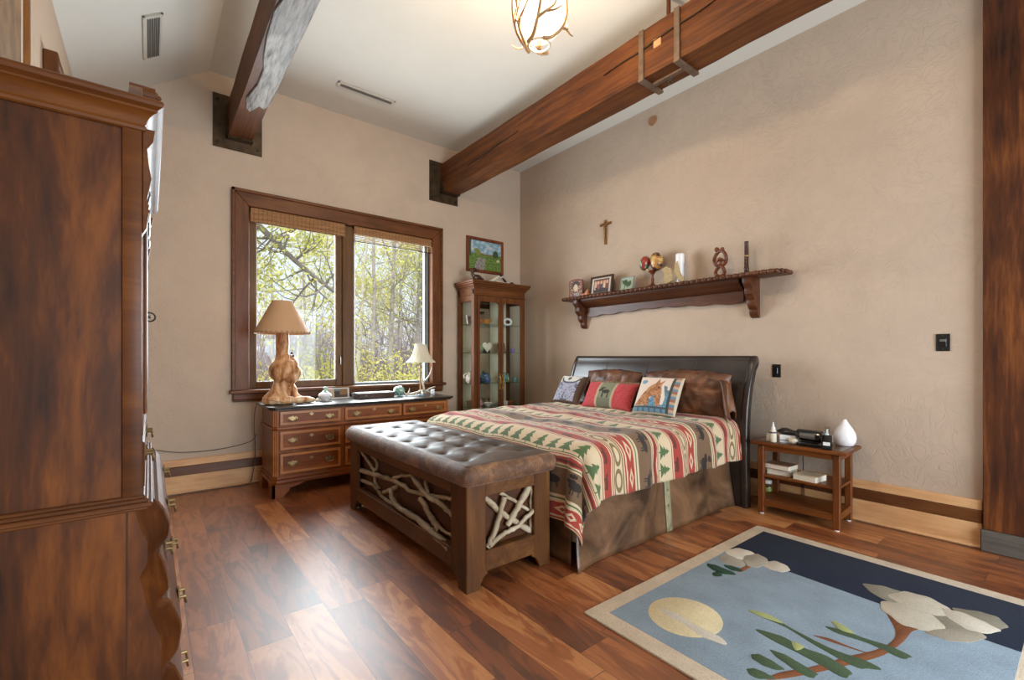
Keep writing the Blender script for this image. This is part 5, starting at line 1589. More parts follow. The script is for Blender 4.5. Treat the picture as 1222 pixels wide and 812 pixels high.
for a in (1.862, 3.985):
    b = MB(); b.prism([(X1, 2.022), (4.225, 2.022), (4.222, 1.985), (4.235, 1.955), (4.262, 1.935), (4.268, 1.905), (4.262, 1.875), (4.290, 1.845), (4.318, 1.820), (4.315, 1.785), (4.335, 1.755), (4.362, 1.735), (4.365, 1.700), (4.385, 1.672), (X1, 1.660)], 'y', a, a + .075, .005, 2)
    b.build('bracket', M['shelf'], sh, 40)
ZS = 2.058
gs = 'ornaments on the wall shelf'
def shelf_pic(name, label, y, w, h, paint, frame_mat, fw, lean=.18, arch=False, x=4.30, cat='picture frame', rz=0.0):
    """picture leaning back, face toward the room (-x)"""
    t = thing(name, label, cat, (x, y, ZS), rz, gs)
    b = picture_mesh((0, w / 2, .004), (0, -w, 0), (h * math.sin(lean), 0, h * math.cos(lean)), (1, 0, .0), .008, paint, 44, 50)
    b.build('image', M['picture'], t, local=True)
    R = Matrix.Rotation(lean, 4, 'Y')
    f = MB()
    if not arch:
        for a in ((-.010, .016, w / 2 - .002, w / 2 + fw, 0, h + fw), (-.010, .016, -w / 2 - fw, -w / 2 + .002, 0, h + fw), (-.010, .016, -w / 2, w / 2, h - .002, h + fw), (-.010, .016, -w / 2, w / 2, 0, fw * .8)):
            f.box(*a, .003, 1, R)
        f.build('frame', frame_mat, t, local=True)
    e = MB(); e.prism([(h * math.sin(lean) * .8 + .010, h * .75), (h * math.sin(lean) * .8 + .018, h * .75), (.095, 0), (.085, 0)], 'y', -w * .10, w * .10)
    e.build('easel_leg', M['dark_carved'], t, local=True)
    return t
def paint_icon(u, v):
    n = NS(u, v, 7, 8); n2 = NS(u, v, 18, 3)
    if u < .07 or u > .93 or v < .05 or v > .95: return srgb(112, 52, 40)
    if math.hypot((u - .5) / .16, (v - .52) / .20) < 1: return srgb(206, 186, 160)
    if math.hypot((u - .5) / .30, (v - .74) / .15) < 1: return srgb(60, 46, 40)
    if v < .25 and abs(u - .55) < .22: return srgb(60, 70, 96) if n2 > 0 else srgb(196, 184, 168)
    if n2 > .2: return srgb(190, 170, 140)
    return srgb(132, 58, 48) if n > 0 else srgb(96, 60, 46)
ic = thing('icon_plaque', 'small arched red icon plaque at the left end of the wall shelf', 'plaque', (4.275, 4.045, ZS), 0, gs)
b = MB(); lay = b.bm.verts.layers.float_color.new('Col')
Wd, Hh = .235, .235
nu, nv = 40, 44
def topz(u): return Hh * (.87 + .13 * math.sqrt(max(0, 1 - (2 * u - 1) ** 2)))
V = {}
for sd, x in ((0, -.010), (1, .012)):
    for i in range(nu + 1):
        for j in range(nv + 1):
            u, v = i / nu, j / nv
            q = b.bm.verts.new((x, Wd / 2 - Wd * u, topz(u) * v)); q[lay] = paint_icon(u, v) if sd == 0 else srgb(90, 50, 40); V[sd, i, j] = q
for i in range(nu):
    for j in range(nv):
        b.bm.faces.new([V[0, i, j], V[0, i + 1, j], V[0, i + 1, j + 1], V[0, i, j + 1]]); b.bm.faces.new([V[1, i, j], V[1, i, j + 1], V[1, i + 1, j + 1], V[1, i + 1, j]])
for i in range(nu):
    for j in (0, nv): b.bm.faces.new([V[0, i, j], V[1, i, j], V[1, i + 1, j], V[0, i + 1, j]])
for j in range(nv):
    for i in (0, nu): b.bm.faces.new([V[0, i, j], V[0, i, j + 1], V[1, i, j + 1], V[1, i, j]])
bmesh.ops.recalc_face_normals(b.bm, faces=b.bm.faces)
b.build('painted_panel', M['picture'], ic, local=True)
b = MB(); b.box(-.02, .02, -Wd / 2 - .006, Wd / 2 + .006, 0, .010, .002); b.build('foot_rail', M['carved'], ic, local=True)
fg = MB(); fg.ball((4.25, 3.845, ZS + .022), (.030, .045, .022)); fg.ball((4.245, 3.835, ZS + .048), (.02, .022, .02)); fg.tube(smooth_path([(4.245, 3.87, ZS + .02), (4.24, 3.90, ZS + .022), (4.24, 3.915, ZS + .012)], 3), .011, 7); fg.ball((4.24, 3.822, ZS + .066), .011)
M['terra'] = plain('orange_terracotta', (190, 122, 84), .5, 0, .15, 30)
one(fg, 'clay_figurine', M['terra'], 'tiny orange clay animal between the icon plaque and the framed photo', 'figurine', gs, 60)
def paint_photo(u, v):
    n = NS(u, v, 9, 5); n2 = NS(u, v, 20, 2)
    if u < .10 or u > .90 or v < .09 or v > .91: return srgb(196, 190, 178)
    if v < .34 + .12 * n: return srgb(46, 40, 42)
    for k, c in enumerate(((200, 170, 140), (150, 80, 74), (60, 60, 80), (206, 180, 150), (120, 60, 56))):
        if abs(u - (.2 + .15 * k)) < .055 and v < .80: return srgb(*c) if v < .62 else srgb(206, 160, 132)
    return srgb(120, 78, 58) if n2 > 0 else srgb(84, 56, 44)
shelf_pic('photo_frame', 'dark framed group photo leaning on the wall shelf', 3.64, .30, .205, paint_photo, M['dark_carved'], .024, .16, x=4.265)
def paint_green(u, v):
    n = NS(u, v, 6, 9)
    if math.hypot((u - .50) / .38, (v - .58 - .1 * math.sin(u * 7)) / .22) < 1 + n * .7: return srgb(52, 78, 48)
    if abs(u - .36) < .025 and v < .5 or abs(u - .6) < .02 and .2 < v < .5: return srgb(60, 72, 52)
    return srgb(148, 166, 140) if v < .8 else srgb(160, 174, 160)
M['pale_frame'] = plain('pale_grey_edge', (150, 146, 134), .4, 0, .05, 10)
shelf_pic('glass_picture', 'small pale green picture of a dark green moose right of the group photo', 3.27, .17, .160, paint_green, M['pale_frame'], .006, .24, x=4.275, cat='picture')
# painted chalice with two lobes
ch = thing('painted_chalice', 'carved goblet with two painted egg-shaped shells on the wall shelf', 'ornament', (4.29, 2.925, ZS), 0, gs)
b = MB(); b.lathe([(0, 0), (.062, 0), (.058, .012), (.026, .028), (.014, .05), (.018, .08), (.012, .11), (.016, .14), (.03, .16), (.05, .175), (.03, .185), (0, .18)], (4.29, 2.925, ZS), 20); b.build('stem', M['carved'], ch, 40)
def t_painted(name, a, bcol, c, sc=7):
    t = NT(name); v = t.coord(); n = t.noise(v, sc, 2, .5, 1.0)
    t.set(color=t.ramp(n, [(.40, srgb(*a)), (.46, srgb(*bcol)), (.55, srgb(*c))], 'CONSTANT'), rough=.35, coat=.3)
    return t.m
M['paint1'] = t_painted('painted_shell', (70, 40, 28), (170, 120, 60), (206, 170, 104))
M['paint2'] = t_painted('painted_red_shell', (150, 50, 36), (70, 96, 80), (210, 190, 150))
def shell(c, ry, rz_, tilt, mat, op):
    m = MB(); nseg = 18
    def f(u, v):
        a = -op + 2 * op * u; z = -1 + 2 * v
        r = math.sqrt(max(0, 1 - z * z))
        return (c[0] + .055 * r * -math.cos(a), c[1] + ry * r * math.sin(a), c[2] + rz_ * z)
    m.grid(f, nseg, 14)
    bmesh.ops.rotate(m.bm, cent=c, matrix=Matrix.Rotation(tilt, 3, 'X'), verts=m.bm.verts)
    o = m.build('shell', mat, ch, 180); md = o.modifiers.new('t', 'SOLIDIFY'); md.thickness = .010
shell((4.305, 2.885, ZS + .275), .062, .095, -.12, M['paint1'], 2.0)
shell((4.290, 3.020, ZS + .275), .046, .072, .22, M['paint2'], 1.9)
b = MB(); b.tube(smooth_path([(4.29, 2.93, ZS + .175), (4.29, 2.97, ZS + .19), (4.29, 3.01, ZS + .21)], 4), .012, 8); b.ball((4.265, 2.885, ZS + .275), (.012, .022, .035)); b.ball((4.26, 3.02, ZS + .27), (.010, .014, .024)); b.build('inner_figure', M['g_amber'], ch, 60)
# candle with leaf wings
cd = thing('winged_candle', 'white pillar candle behind a pair of pale straw wings on the wall shelf', 'candle', (4.30, 2.62, ZS), 0, gs)
b = MB(); b.lathe([(0, 0), (.040, 0), (.040, .205), (.043, .21), (.043, .305), (.036, .312), (.012, .304), (0, .304)], (4.31, 2.61, ZS), 24); b.cyl((4.31, 2.61, ZS + .30), (4.31, 2.61, ZS + .318), .003, seg=6); b.build('candle', M['white'], cd, 40)
M['straw'] = plain('woven_straw', (168, 146, 104), .7, 0, .25, 60, bump=.4)
for s_, poly in ((1, [(.02, .03), (.10, .0), (.13, .05), (.12, .11), (.155, .165), (.10, .19), (.04, .165), (.02, .10)]), (-1, [(.0, .19), (.035, .23), (.05, .15), (.07, .09), (.12, .02), (.085, .0), (.03, .06), (.0, .11)])):
    m = MB(); m.prism([(2.63 + s_ * p[0], ZS + p[1]) for p in poly], 'x', 4.235, 4.253, .004, 1); m.build('wing', M['straw'], cd)
b = MB(); b.box(4.22, 4.36, 2.54, 2.70, ZS, ZS + .008, .002); b.build('base', M['straw'], cd)
# knot sculpture
kn = MB()
def loop(cy, cz, ry, rz_, rad, x=4.28, n=26, rot=0):
    kn.tube([(x + .012 * math.sin(2 * t), cy + ry * math.cos(t), cz + rz_ * math.sin(t)) for t in [2 * PI * i / n for i in range(n)]], rad, 10, closed=True)
loop(2.17, ZS + .062, .042, .048, .016); loop(2.168, ZS + .185, .058, .072, .016)
kn.ball((4.28, 2.202, ZS + .275), (.022, .022, .024)); kn.ball((4.28, 2.148, ZS + .268), (.020, .02, .022)); kn.tube(smooth_path([(4.275, 2.20, ZS + .155), (4.262, 2.165, ZS + .18), (4.275, 2.13, ZS + .155)], 4), .013, 8); kn.tube([(4.28, 2.165, ZS + .10), (4.28, 2.165, ZS + .175)], .014, 8); kn.box(4.25, 4.31, 2.12, 2.22, ZS, ZS + .016, .004)
one(kn, 'knot_sculpture', M['carved'], 'carved reddish wood loop sculpture of an embracing pair on the wall shelf', 'sculpture', gs, 60)
# wooden flute
fl = thing('wooden_flute', 'tall dark wooden flute standing upright near the right end of the shelf', 'flute', (4.285, 1.925, ZS), 0, gs)
b = MB(); b.lathe([(0, 0), (.026, 0), (.026, .012), (.021, .02), (.021, .045), (.0235, .05), (.0235, .058), (.019, .065), (.0175, .28), (.0185, .285), (.0185, .30), (.012, .30), (.012, .20), (0, .2)], (4.285, 1.925, ZS), 20); b.build('tube', M['dark_carved'], fl, 40)
m = MB()
for k in range(6): m.cyl((4.272, 1.925, ZS + .10 + k * .028), (4.2655, 1.925, ZS + .10 + k * .028), .004, seg=8)
m.build('finger_holes', M['black'], fl)
b = MB(); b.lathe([(.0195, .16), (.021, .163), (.021, .172), (.0195, .175)], (4.285, 1.925, ZS), 20); b.build('band', M['brass'], fl, 40)

# ------------------------------------------------------------------ crucifix and switches
cr = thing('crucifix', 'small wooden crucifix hung on the wall above the shelf', 'crucifix', (X1, 3.68, 2.69))
b = MB(); b.box(X1 - .018, X1, 3.665, 3.697, 2.69, 2.99, .003); b.box(X1 - .018, X1, 3.592, 3.768, 2.925, 2.955, .003); b.build('cross', M['gilt'], cr)
m = MB()
m.tube(smooth_path([(X1 - .030, 3.681, 2.93), (X1 - .032, 3.683, 2.88), (X1 - .030, 3.679, 2.83), (X1 - .030, 3.681, 2.76)], 4), [.008, .010, .012, .012, .011, .010, .010, .010, .009, .008, .007, .006, .006], 8)
m.ball((X1 - .030, 3.683, 2.952), (.009, .009, .011)); m.tube([(X1 - .024, 3.748, 2.947), (X1 - .030, 3.70, 2.928), (X1 - .030, 3.681, 2.918), (X1 - .030, 3.662, 2.928), (X1 - .024, 3.612, 2.947)], .0045, 6)
m.build('corpus', M['brass'], cr, 60)
def plate_sw(label, y0, y1, z0, z1, kind):
    t = thing('switch_plate', label, 'wall switch', (X1, (y0 + y1) / 2, z0), 0, 'dark switch plates on the headboard wall')
    MB().box(X1 - .007, X1, y0, y1, z0, z1, .003, 2).build('plate', M['switch'], t)
    ym = (y0 + y1) / 2; zm = (z0 + z1) / 2
    if kind: 
        MB().box(X1 - .014, X1 - .006, ym - .020, ym + .020, zm - .030, zm + .030, .003).build('rocker', M['black'], t)
        MB().box(X1 - .017, X1 - .013, ym - .016, ym + .016, zm + .006, zm + .024, .002).build('display', M['slot'], t)
    else: MB().box(X1 - .012, X1 - .006, ym - .012, ym + .012, zm - .028, zm + .028, .003).build('rocker', M['black'], t)
    for zz in (z0 + .012, z1 - .012):
        MB().cyl((X1 - .009, ym, zz), (X1 - .006, ym, zz), .004, seg=8).build('screw', M['pewter'], t)
plate_sw('small dark switch plate between the shelf and the headboard edge', 1.685, 1.757, 1.115, 1.232, 0)
plate_sw('dark switch plate with a raised control near the timber post', .584, .660, 1.340, 1.463, 1)

# ------------------------------------------------------------------ nightstand
ns = thing('nightstand', 'oak open-shelf nightstand with a glass-covered top beside the bed', 'nightstand', (4.165, 1.415, 0), math.radians(2.5))
HX, HY = .215, .335        # local half sizes over the top board
def nb(*a, **k): return MB().box(*a, **k)
lx, ly, lw = .185, .285, .045
for x in (-lx, lx - lw):
    for y in (-ly, ly - lw):
        lg = MB(); lg.box(x, x + lw, y, y + lw, .008, .565, .004); l_ = lg.build('leg', M['night_z'], ns, local=True)
        g = MB(); g.cyl((x + lw / 2, y + lw / 2, 0), (x + lw / 2, y + lw / 2, .012), .018, seg=12); g.build('glide', M['white_plastic'], l_, 40, local=True)
nb(-HX, HX, -HY, HY, .572, .598, bev=.006, seg=2).build('top', M['night'], ns, 30, local=True)
t = nb(-HX + .035, HX - .035, -HY + .035, HY - .035, .597, .602, bev=.001).build('glass_inset', t_glass('nightstand_glass', (.9, .92, .9, 1), .06), ns, local=True)
for y in (-ly + .006, ly - .026): nb(-lx + .03, lx - .03, y, y + .02, .520, .575, bev=.002).build('apron', M['night'], ns, local=True)
for x in (-lx + .006, lx - .026): nb(x, x + .02, -ly + .03, ly - .03, .525, .575, bev=.002).build('apron', M['night'], ns, local=True)
nb(-lx + .004, lx - .004, -ly + .004, ly - .004, .308, .327, bev=.003).build('shelf', M['night'], ns, local=True)
nb(-lx + .004, lx - .004, -ly + .004, ly - .004, .105, .124, bev=.003).build('shelf', M['night'], ns, local=True)
for x in (-lx + .002, lx - .020): nb(x, x + .018, -ly + .03, ly - .03, .074, .108, bev=.002).build('bottom_rail', M['night'], ns, local=True)
for y in (-ly + .002, ly - .020): nb(-lx + .03, lx - .03, y, y + .018, .074, .108, bev=.002).build('bottom_rail', M['night'], ns, local=True)
ZN = .602
gn = 'things on the nightstand'
bt = thing('lotion_bottle', 'slim cream squeeze bottle with a pointed cap on the nightstand', 'bottle', (4.005, 1.585, ZN), 0, gn)
b = MB(); b.lathe([(0, 0), (.022, 0), (.024, .004), (.024, .085), (.020, .096), (.012, .10), (0, .10)], (4.005, 1.585, ZN), 20); b.build('body', M['cream'], bt, 40)
b = MB(); b.lathe([(.0, .098), (.016, .098), (.016, .118), (.010, .124), (.006, .150), (.003, .162), (0, .163)], (4.005, 1.585, ZN), 16); b.build('cap', M['white_plastic'], bt, 40)
M['navy_label'] = plain('navy_band', (52, 60, 84), .5, 0, .1, 20)
b = MB(); b.lathe([(.0246, .072), (.0250, .073), (.0250, .083), (.0246, .084)], (4.005, 1.585, ZN), 20); b.build('band', M['navy_label'], bt, 40)
b = MB(); b.lathe([(0, 0), (.018, 0), (.019, .003), (.019, .038), (.017, .042), (.017, .058), (0, .06)], (4.045, 1.635, ZN), 18); one(b, 'pill_bottle', M['white_plastic'], 'tiny white bottle left of the slim cream bottle on the nightstand', 'bottle', gn, 40)
tb = thing('tissue_box', 'low white and grey box in the back left of the nightstand top', 'box', (4.09, 1.50, ZN), .3, gn)
MB().box(-.05, .05, -.062, .062, 0, .062, .003).build('carton', M['white_plastic'], tb, local=True); MB().box(-.0505, .0505, -.0625, .0625, .012, .026).build('band', M['bluegrey'], tb, local=True)
ht = thing('glasses_case', 'black soft pouch lying on top of the white box', 'pouch', (4.095, 1.495, ZN + .062), .3, gn)
m = MB(); m.ball((0, 0, .022), (.055, .095, .024), 18, 10)
for v in m.bm.verts: v.co.z += .008 * math.sin(v.co.y * 40) * (v.co.z > .02); v.co.x += .010 * math.sin(v.co.y * 25)
m.build('pouch', M['black'], ht, 60, local=True)
m = MB(); m.tube(smooth_path([(-.045, -.08, .022), (-.056, -.02, .026), (-.052, .05, .024), (-.03, .085, .022)], 4), .003, 6); m.build('zip', M['pewter'], ht, 60, local=True)
# crumpled pale wrap beside it
m = MB(); m.ball((4.035, 1.445, ZN + .022), (.03, .035, .024), 12, 8)
for v in m.bm.verts: v.co += Vector((noise.noise(v.co * 60), noise.noise(v.co * 60 + Vector((3, 0, 0))), 0)) * .010
zmin = min(v.co.z for v in m.bm.verts)
for v in m.bm.verts: v.co.z += ZN - zmin
one(m, 'crumpled_tissue', M['cream'], 'small crumpled beige tissue between the white box and the black radio', 'tissue', gn)
rd = thing('clock_radio', 'glossy black rounded clock radio on a foot in the middle of the nightstand', 'clock radio', (4.06, 1.335, ZN), math.radians(-6), gn)
m = MB()
sec = [(.052 * math.cos(t), .078 + .046 * math.sin(t)) for t in [2 * PI * i / 24 for i in range(24)]]
m.prism(sec, 'y', -.092, .092, .010, 3); M['gloss_black'] = plain('gloss_black_plastic', (16, 16, 18), .12, 0, .05, 10, coat=.5)
m.build('body', M['gloss_black'], rd, 40, local=True)
MB().box(-.055, .055, -.075, .075, 0, .030, .010, 2).build('foot', M['black'], rd, 30, local=True)
m = MB(); m.prism([(-.048, .060), (-.056, .078), (-.050, .10), (-.046, .10), (-.050, .078), (-.044, .060)], 'y', -.055, .055); m.build('display_window', M['slot'], rd, local=True)
for y in (-.088, .084):
    m = MB(); m.prism([(.046 * math.cos(t), .078 + .041 * math.sin(t)) for t in [2 * PI * i / 20 for i in range(20)]], 'y', y, y + .006); m.build('end_cap', M['pewter'], rd, local=True)
bk = thing('black_bottle', 'square black bottle with a clear cap on the nightstand', 'bottle', (4.0, 1.205, ZN), math.radians(10), gn)
MB().box(-.022, .022, -.034, .034, 0, .108, .006, 2).build('body', M['gloss_black'], bk, 30, local=True)
M['clear_cap'] = t_glass('clear_cap_plastic', (.86, .88, .88, 1))
m = MB(); m.cyl((0, 0, .108), (0, 0, .120), .012, seg=14); m.cyl((0, 0, .12), (0, 0, .150), .006, seg=10); m.build('pump', M['white_plastic'], bk, 40, local=True)
m = MB(); m.lathe([(.019, .110), (.019, .165), (.016, .170), (0, .170)], (0, 0, 0), 18); m.build('cap', M['clear_cap'], bk, 40, local=True)
MB().box(-.0232, -.0222, -.022, .022, .03, .055).build('label', M['white_plastic'], bk, local=True)
b = MB(); b.lathe([(0, 0), (.050, 0), (.060, .006), (.072, .035), (.076, .065), (.070, .098), (.054, .132), (.034, .162), (.020, .186), (.013, .200), (.008, .205), (0, .205)], (4.285, 1.170, ZN), 36)
one(b, 'aroma_diffuser', M['white'], 'white teardrop-shaped diffuser at the right of the nightstand', 'diffuser', gn, 60)
# books on the middle shelf
M['cover_brown'] = plain('brown_photo_cover', (150, 110, 84), .4, 0, .45, 14)
M['cover_red'] = plain('dark_red_cover', (96, 52, 44), .4, 0, .2, 14)
M['cover_cream'] = plain('pale_paperback_cover', (206, 188, 160), .45, 0, .2, 16)
gb = 'books on the nightstand shelf'
ZM = .327
stack_book('book', 'thick book at the bottom of the stack on the nightstand shelf', 'book', 4.04, 4.20, 1.475, 1.655, ZM, ZM + .048, M['cover_cream'], .05, gb)
stack_book('book', 'book with a brown photo cover on top of the stack on the nightstand shelf', 'book', 4.02, 4.18, 1.465, 1.665, ZM + .048, ZM + .088, M['cover_brown'], -.08, gb)
stack_book('book', 'single pale paperback lying right of the book stack on the nightstand shelf', 'book', 4.0, 4.17, 1.265, 1.435, ZM, ZM + .045, M['cover_cream'], -.12, gb)
jr = thing('plastic_jar', 'clear jar with green contents on the floor between the bed and the nightstand', 'jar', (4.26, 1.735, 0))
M['green_stuff'] = plain('green_yellow_contents', (132, 140, 60), .5, 0, .4, 40)
b = MB(); b.lathe([(0, .004), (.034, .004), (.038, .012), (.038, .14), (.03, .155), (0, .155)], (4.26, 1.735, 0), 20); b.build('contents', M['green_stuff'], jr, 40)
b = MB(); b.lathe([(0, 0), (.040, 0), (.042, .006), (.042, .165), (.034, .185), (.030, .19)], (4.26, 1.735, 0), 24); b.build('jar', M['clear_cap'], jr, 40)
b = MB(); b.lathe([(.0, .188), (.035, .188), (.035, .216), (0, .217)], (4.26, 1.735, 0), 20); b.build('lid', M['white_plastic'], jr, 40)
m = MB(); m.tube(smooth_path([(4.388, 1.50, .52), (4.385, 1.495, .30), (4.388, 1.49, .13), (4.38, 1.47, .01)], 5), .004, 6)
one(m, 'lamp_cord', M['black'], 'black cord hanging down the wall behind the nightstand', 'cord', smooth=60)

# ------------------------------------------------------------------ rug
def t_pile(name, rgb, var=.10, sc=160, speck=0):
    t = NT(name); v = t.coord()
    n = t.noise(v, sc, 3, .7); n2 = t.noise(v, 5, 3, .5)
    lo = srgb(*[x * (1 - var) for x in rgb]); hi = srgb(*[min(255, x * (1 + var)) for x in rgb])
    c = t.ramp(n * .6 + n2 * .4, [(.36, lo), (.64, hi)])
    if speck: c = t.mix((n - .53).max(0.0) * 6.0, c, srgb(126, 108, 90))
    t.set(color=c, rough=.95, spec=.05, sheen=.04); t.bump(n, .7, .006)
    return t.m
rug = thing('area_rug', 'landscape-patterned area rug with moon, pine branch and beige border on the floor', 'rug', (2.67, .82, 0), math.radians(-.6))
RX0, RX1, RY0, RY1 = 1.708, 3.628, .075, 1.562
P_ = {k: t_pile('pile_' + k, v, .09, 170, k == 'oat') for k, v in dict(oat=(222, 207, 185), sky=(144, 162, 178), navy=(38, 44, 60), moon=(214, 198, 160), cloud=(196, 188, 172), stone=(142, 137, 122), ash=(160, 152, 138), pale=(206, 198, 184), pine=(78, 96, 72), leaf=(168, 176, 120), rust=(132, 84, 56), fir=(44, 70, 52)).items()}
rr_ = lambda x0, x1, y0, y1, r: [(cx_ + r * math.cos(a + PI / 2 * i / 4), cy_ + r * math.sin(a + PI / 2 * i / 4)) for cx_, cy_, a in ((x1 - r, y1 - r, 0), (x0 + r, y1 - r, PI / 2), (x0 + r, y0 + r, PI), (x1 - r, y0 + r, 3 * PI / 2)) for i in range(5)]
def rl(name, poly, mat, z, h=None):
    """a tufted area of the rug, bevelled like carved pile; outline in room coordinates"""
    b = MB(); b.prism([(x - 2.67, y - .82) for x, y in poly], 'z', .0005 if h is None else h, z, .0022, 2)
    return b.build(name, mat, rug, 40, local=True)
rl('border', rr_(RX0, RX1, RY0, RY1, .012), P_['oat'], .0120)
fx0, fx1, fy0, fy1 = RX0 + .095, RX1 - .095, RY0 + .095, RY1 - .085
rl('sky_field', [(fx0, fy0), (2.975, fy0), (2.975, .66), (2.99, 1.1), (2.985, fy1), (fx0, fy1)], P_['sky'], .0138)
rl('navy_field', [(2.973, fy0), (fx1, fy0), (fx1, fy1), (2.983, fy1), (2.988, 1.1), (2.973, .66)], P_['navy'], .0139)
def organic(poly, n=4, lobe=0.0, k=7):
    pts = [(p.x, p.y) for p in smooth_path([(x, y, 0) for x, y in [poly[-1]] + poly + [poly[0], poly[1]]], n)]
    pts = pts[n:-n - 1]
    mx, my = sum(p[0] for p in pts) / len(pts), sum(p[1] for p in pts) / len(pts)
    L = len(pts)
    return [(mx + (x - mx) * (1 + lobe * math.sin(2 * PI * k * i / L)), my + (y - my) * (1 + lobe * math.sin(2 * PI * k * i / L))) for i, (x, y) in enumerate(pts)]
rl('moon', [(2.072 + .178 * math.cos(t), 1.225 + .172 * math.sin(t)) for t in [2 * PI * i / 40 for i in range(40)]], P_['moon'], .0150, .012)
rl('wisp_cloud', organic([(2.032, 1.345), (2.060, 1.262), (2.045, 1.178), (2.045, 1.101), (2.042, 1.022), (2.011, .985), (1.988, 1.041), (1.982, 1.108), (2.006, 1.194), (2.002, 1.281)]), P_['pale'], .0162, .012)
for nm, poly, c, z in (
    ('cloud', [(2.849, 1.442), (2.939, 1.439), (2.994, 1.36), (2.959, 1.288), (2.845, 1.303), (2.809, 1.375)], 'ash', .0150),
    ('cloud', [(2.973, 1.468), (3.079, 1.434), (3.068, 1.335), (2.968, 1.314), (2.932, 1.389)], 'pale', .0158),
    ('cloud', [(2.978, 1.352), (3.076, 1.316), (3.022, 1.238), (2.91, 1.245), (2.888, 1.30)], 'ash', .0164),
    ('cloud', [(2.978, 1.241), (3.067, 1.202), (3.029, 1.119), (2.957, 1.129), (2.942, 1.195)], 'cloud', .0158),
    ('twig', [(2.754, 1.326), (2.789, 1.299), (2.945, 1.299), (2.914, 1.272), (2.759, 1.274)], 'rust', .0150),
    ('sprig', [(2.698, 1.445), (2.722, 1.4), (2.707, 1.293), (2.656, 1.333), (2.659, 1.402)], 'fir', .0156),
    ('sprig', [(2.767, 1.377), (2.795, 1.324), (2.777, 1.278), (2.74, 1.319)], 'fir', .0158),
    ('sprig', [(2.611, 1.369), (2.657, 1.356), (2.625, 1.324), (2.588, 1.342)], 'fir', .0156),
    ('cloud', [(3.142, .765), (3.203, .705), (3.2, .618), (3.105, .622), (3.051, .596), (3.052, .664)], 'stone', .0150),
    ('cloud', [(3.212, .411), (3.266, .338), (3.268, .274), (3.188, .24), (3.13, .287), (3.177, .367)], 'stone', .0150),
    ('cloud', [(3.099, .636), (3.22, .606), (3.241, .513), (3.173, .433), (3.092, .435), (3.057, .525)], 'cloud', .0157),
    ('cloud', [(3.073, .601), (3.086, .502), (3.106, .424), (3.069, .354), (3.035, .314), (2.979, .381), (3.0, .448), (3.035, .522)], 'stone', .0153),
    ('cloud', [(3.15, .443), (3.186, .381), (3.159, .302), (3.118, .259), (3.035, .314), (3.05, .377)], 'pale', .0160),
    ('cloud', [(2.984, .649), (3.051, .596), (3.05, .51), (2.973, .431), (2.884, .456), (2.841, .528), (2.899, .609)], 'cloud', .0162),
    ('cloud', [(2.871, .467), (2.968, .405), (3.027, .313), (2.97, .295), (2.875, .344), (2.837, .411)], 'ash', .0156),
    ('trunk', [(2.897, .619), (2.847, .57), (2.825, .518), (2.872, .474), (2.794, .499), (2.654, .506), (2.479, .533), (2.31, .594), (2.128, .669), (1.969, .745), (1.923, .781), (2.012, .761), (2.142, .699), (2.342, .627), (2.5, .563), (2.635, .538), (2.749, .553)], 'rust', .0150),
    ('twig', [(2.395, .775), (2.428, .72), (2.431, .651), (2.439, .575), (2.419, .635), (2.403, .713)], 'rust', .0152),
    ('twig', [(2.235, .74), (2.255, .69), (2.245, .64), (2.23, .69)], 'rust', .0152),
    ('pine_sprig', [(2.372, 1.05), (2.41, .979), (2.373, .835), (2.35, .683), (2.374, .572), (2.36, .525), (2.309, .544), (2.286, .613), (2.314, .727), (2.364, .878), (2.362, .976)], 'pine', .0160),
    ('pine_sprig', [(2.226, .952), (2.276, .876), (2.264, .768), (2.279, .662), (2.225, .578), (2.172, .606), (2.193, .716), (2.202, .833)], 'pine', .0160),
    ('pine_sprig', [(2.124, .847), (2.147, .798), (2.13, .709), (2.113, .662), (2.062, .686), (2.083, .774)], 'pine', .0160),
    ('pine_sprig', [(2.022, .883), (2.061, .867), (2.06, .808), (2.04, .758), (2.0, .798), (2.0, .855)], 'pine', .0160),
    ('pine_sprig', [(1.915, .852), (1.953, .835), (1.961, .783), (1.952, .758), (1.894, .81)], 'pine', .0160),
    ('pine_sprig', [(2.513, .76), (2.55, .712), (2.559, .616), (2.579, .516), (2.55, .456), (2.507, .49), (2.523, .594), (2.5, .698)], 'pine', .0161),
    ('leaf_tip', [(2.375, 1.055), (2.412, .979), (2.385, .895), (2.362, .976)], 'leaf', .0168),
    ('leaf_tip', [(2.593, .761), (2.602, .726), (2.559, .658), (2.54, .709)], 'leaf', .0166),
    ('leaf_tip', [(2.268, .815), (2.268, .765), (2.211, .778)], 'leaf', .0168)):
    k_ = {'cloud': 1.14, 'sprig': 1.15, 'pine_sprig': .92}.get(nm, 1.0)
    mx_, my_ = sum(p[0] for p in poly) / len(poly), sum(p[1] for p in poly) / len(poly)
    rl(nm, organic([(mx_ + (p[0] - mx_) * k_, my_ + (p[1] - my_) * (k_ if nm != 'pine_sprig' else 1.0)) for p in poly], 6, .045 if nm in ('cloud', 'pine_sprig', 'sprig') else 0), P_[c], z, .012)

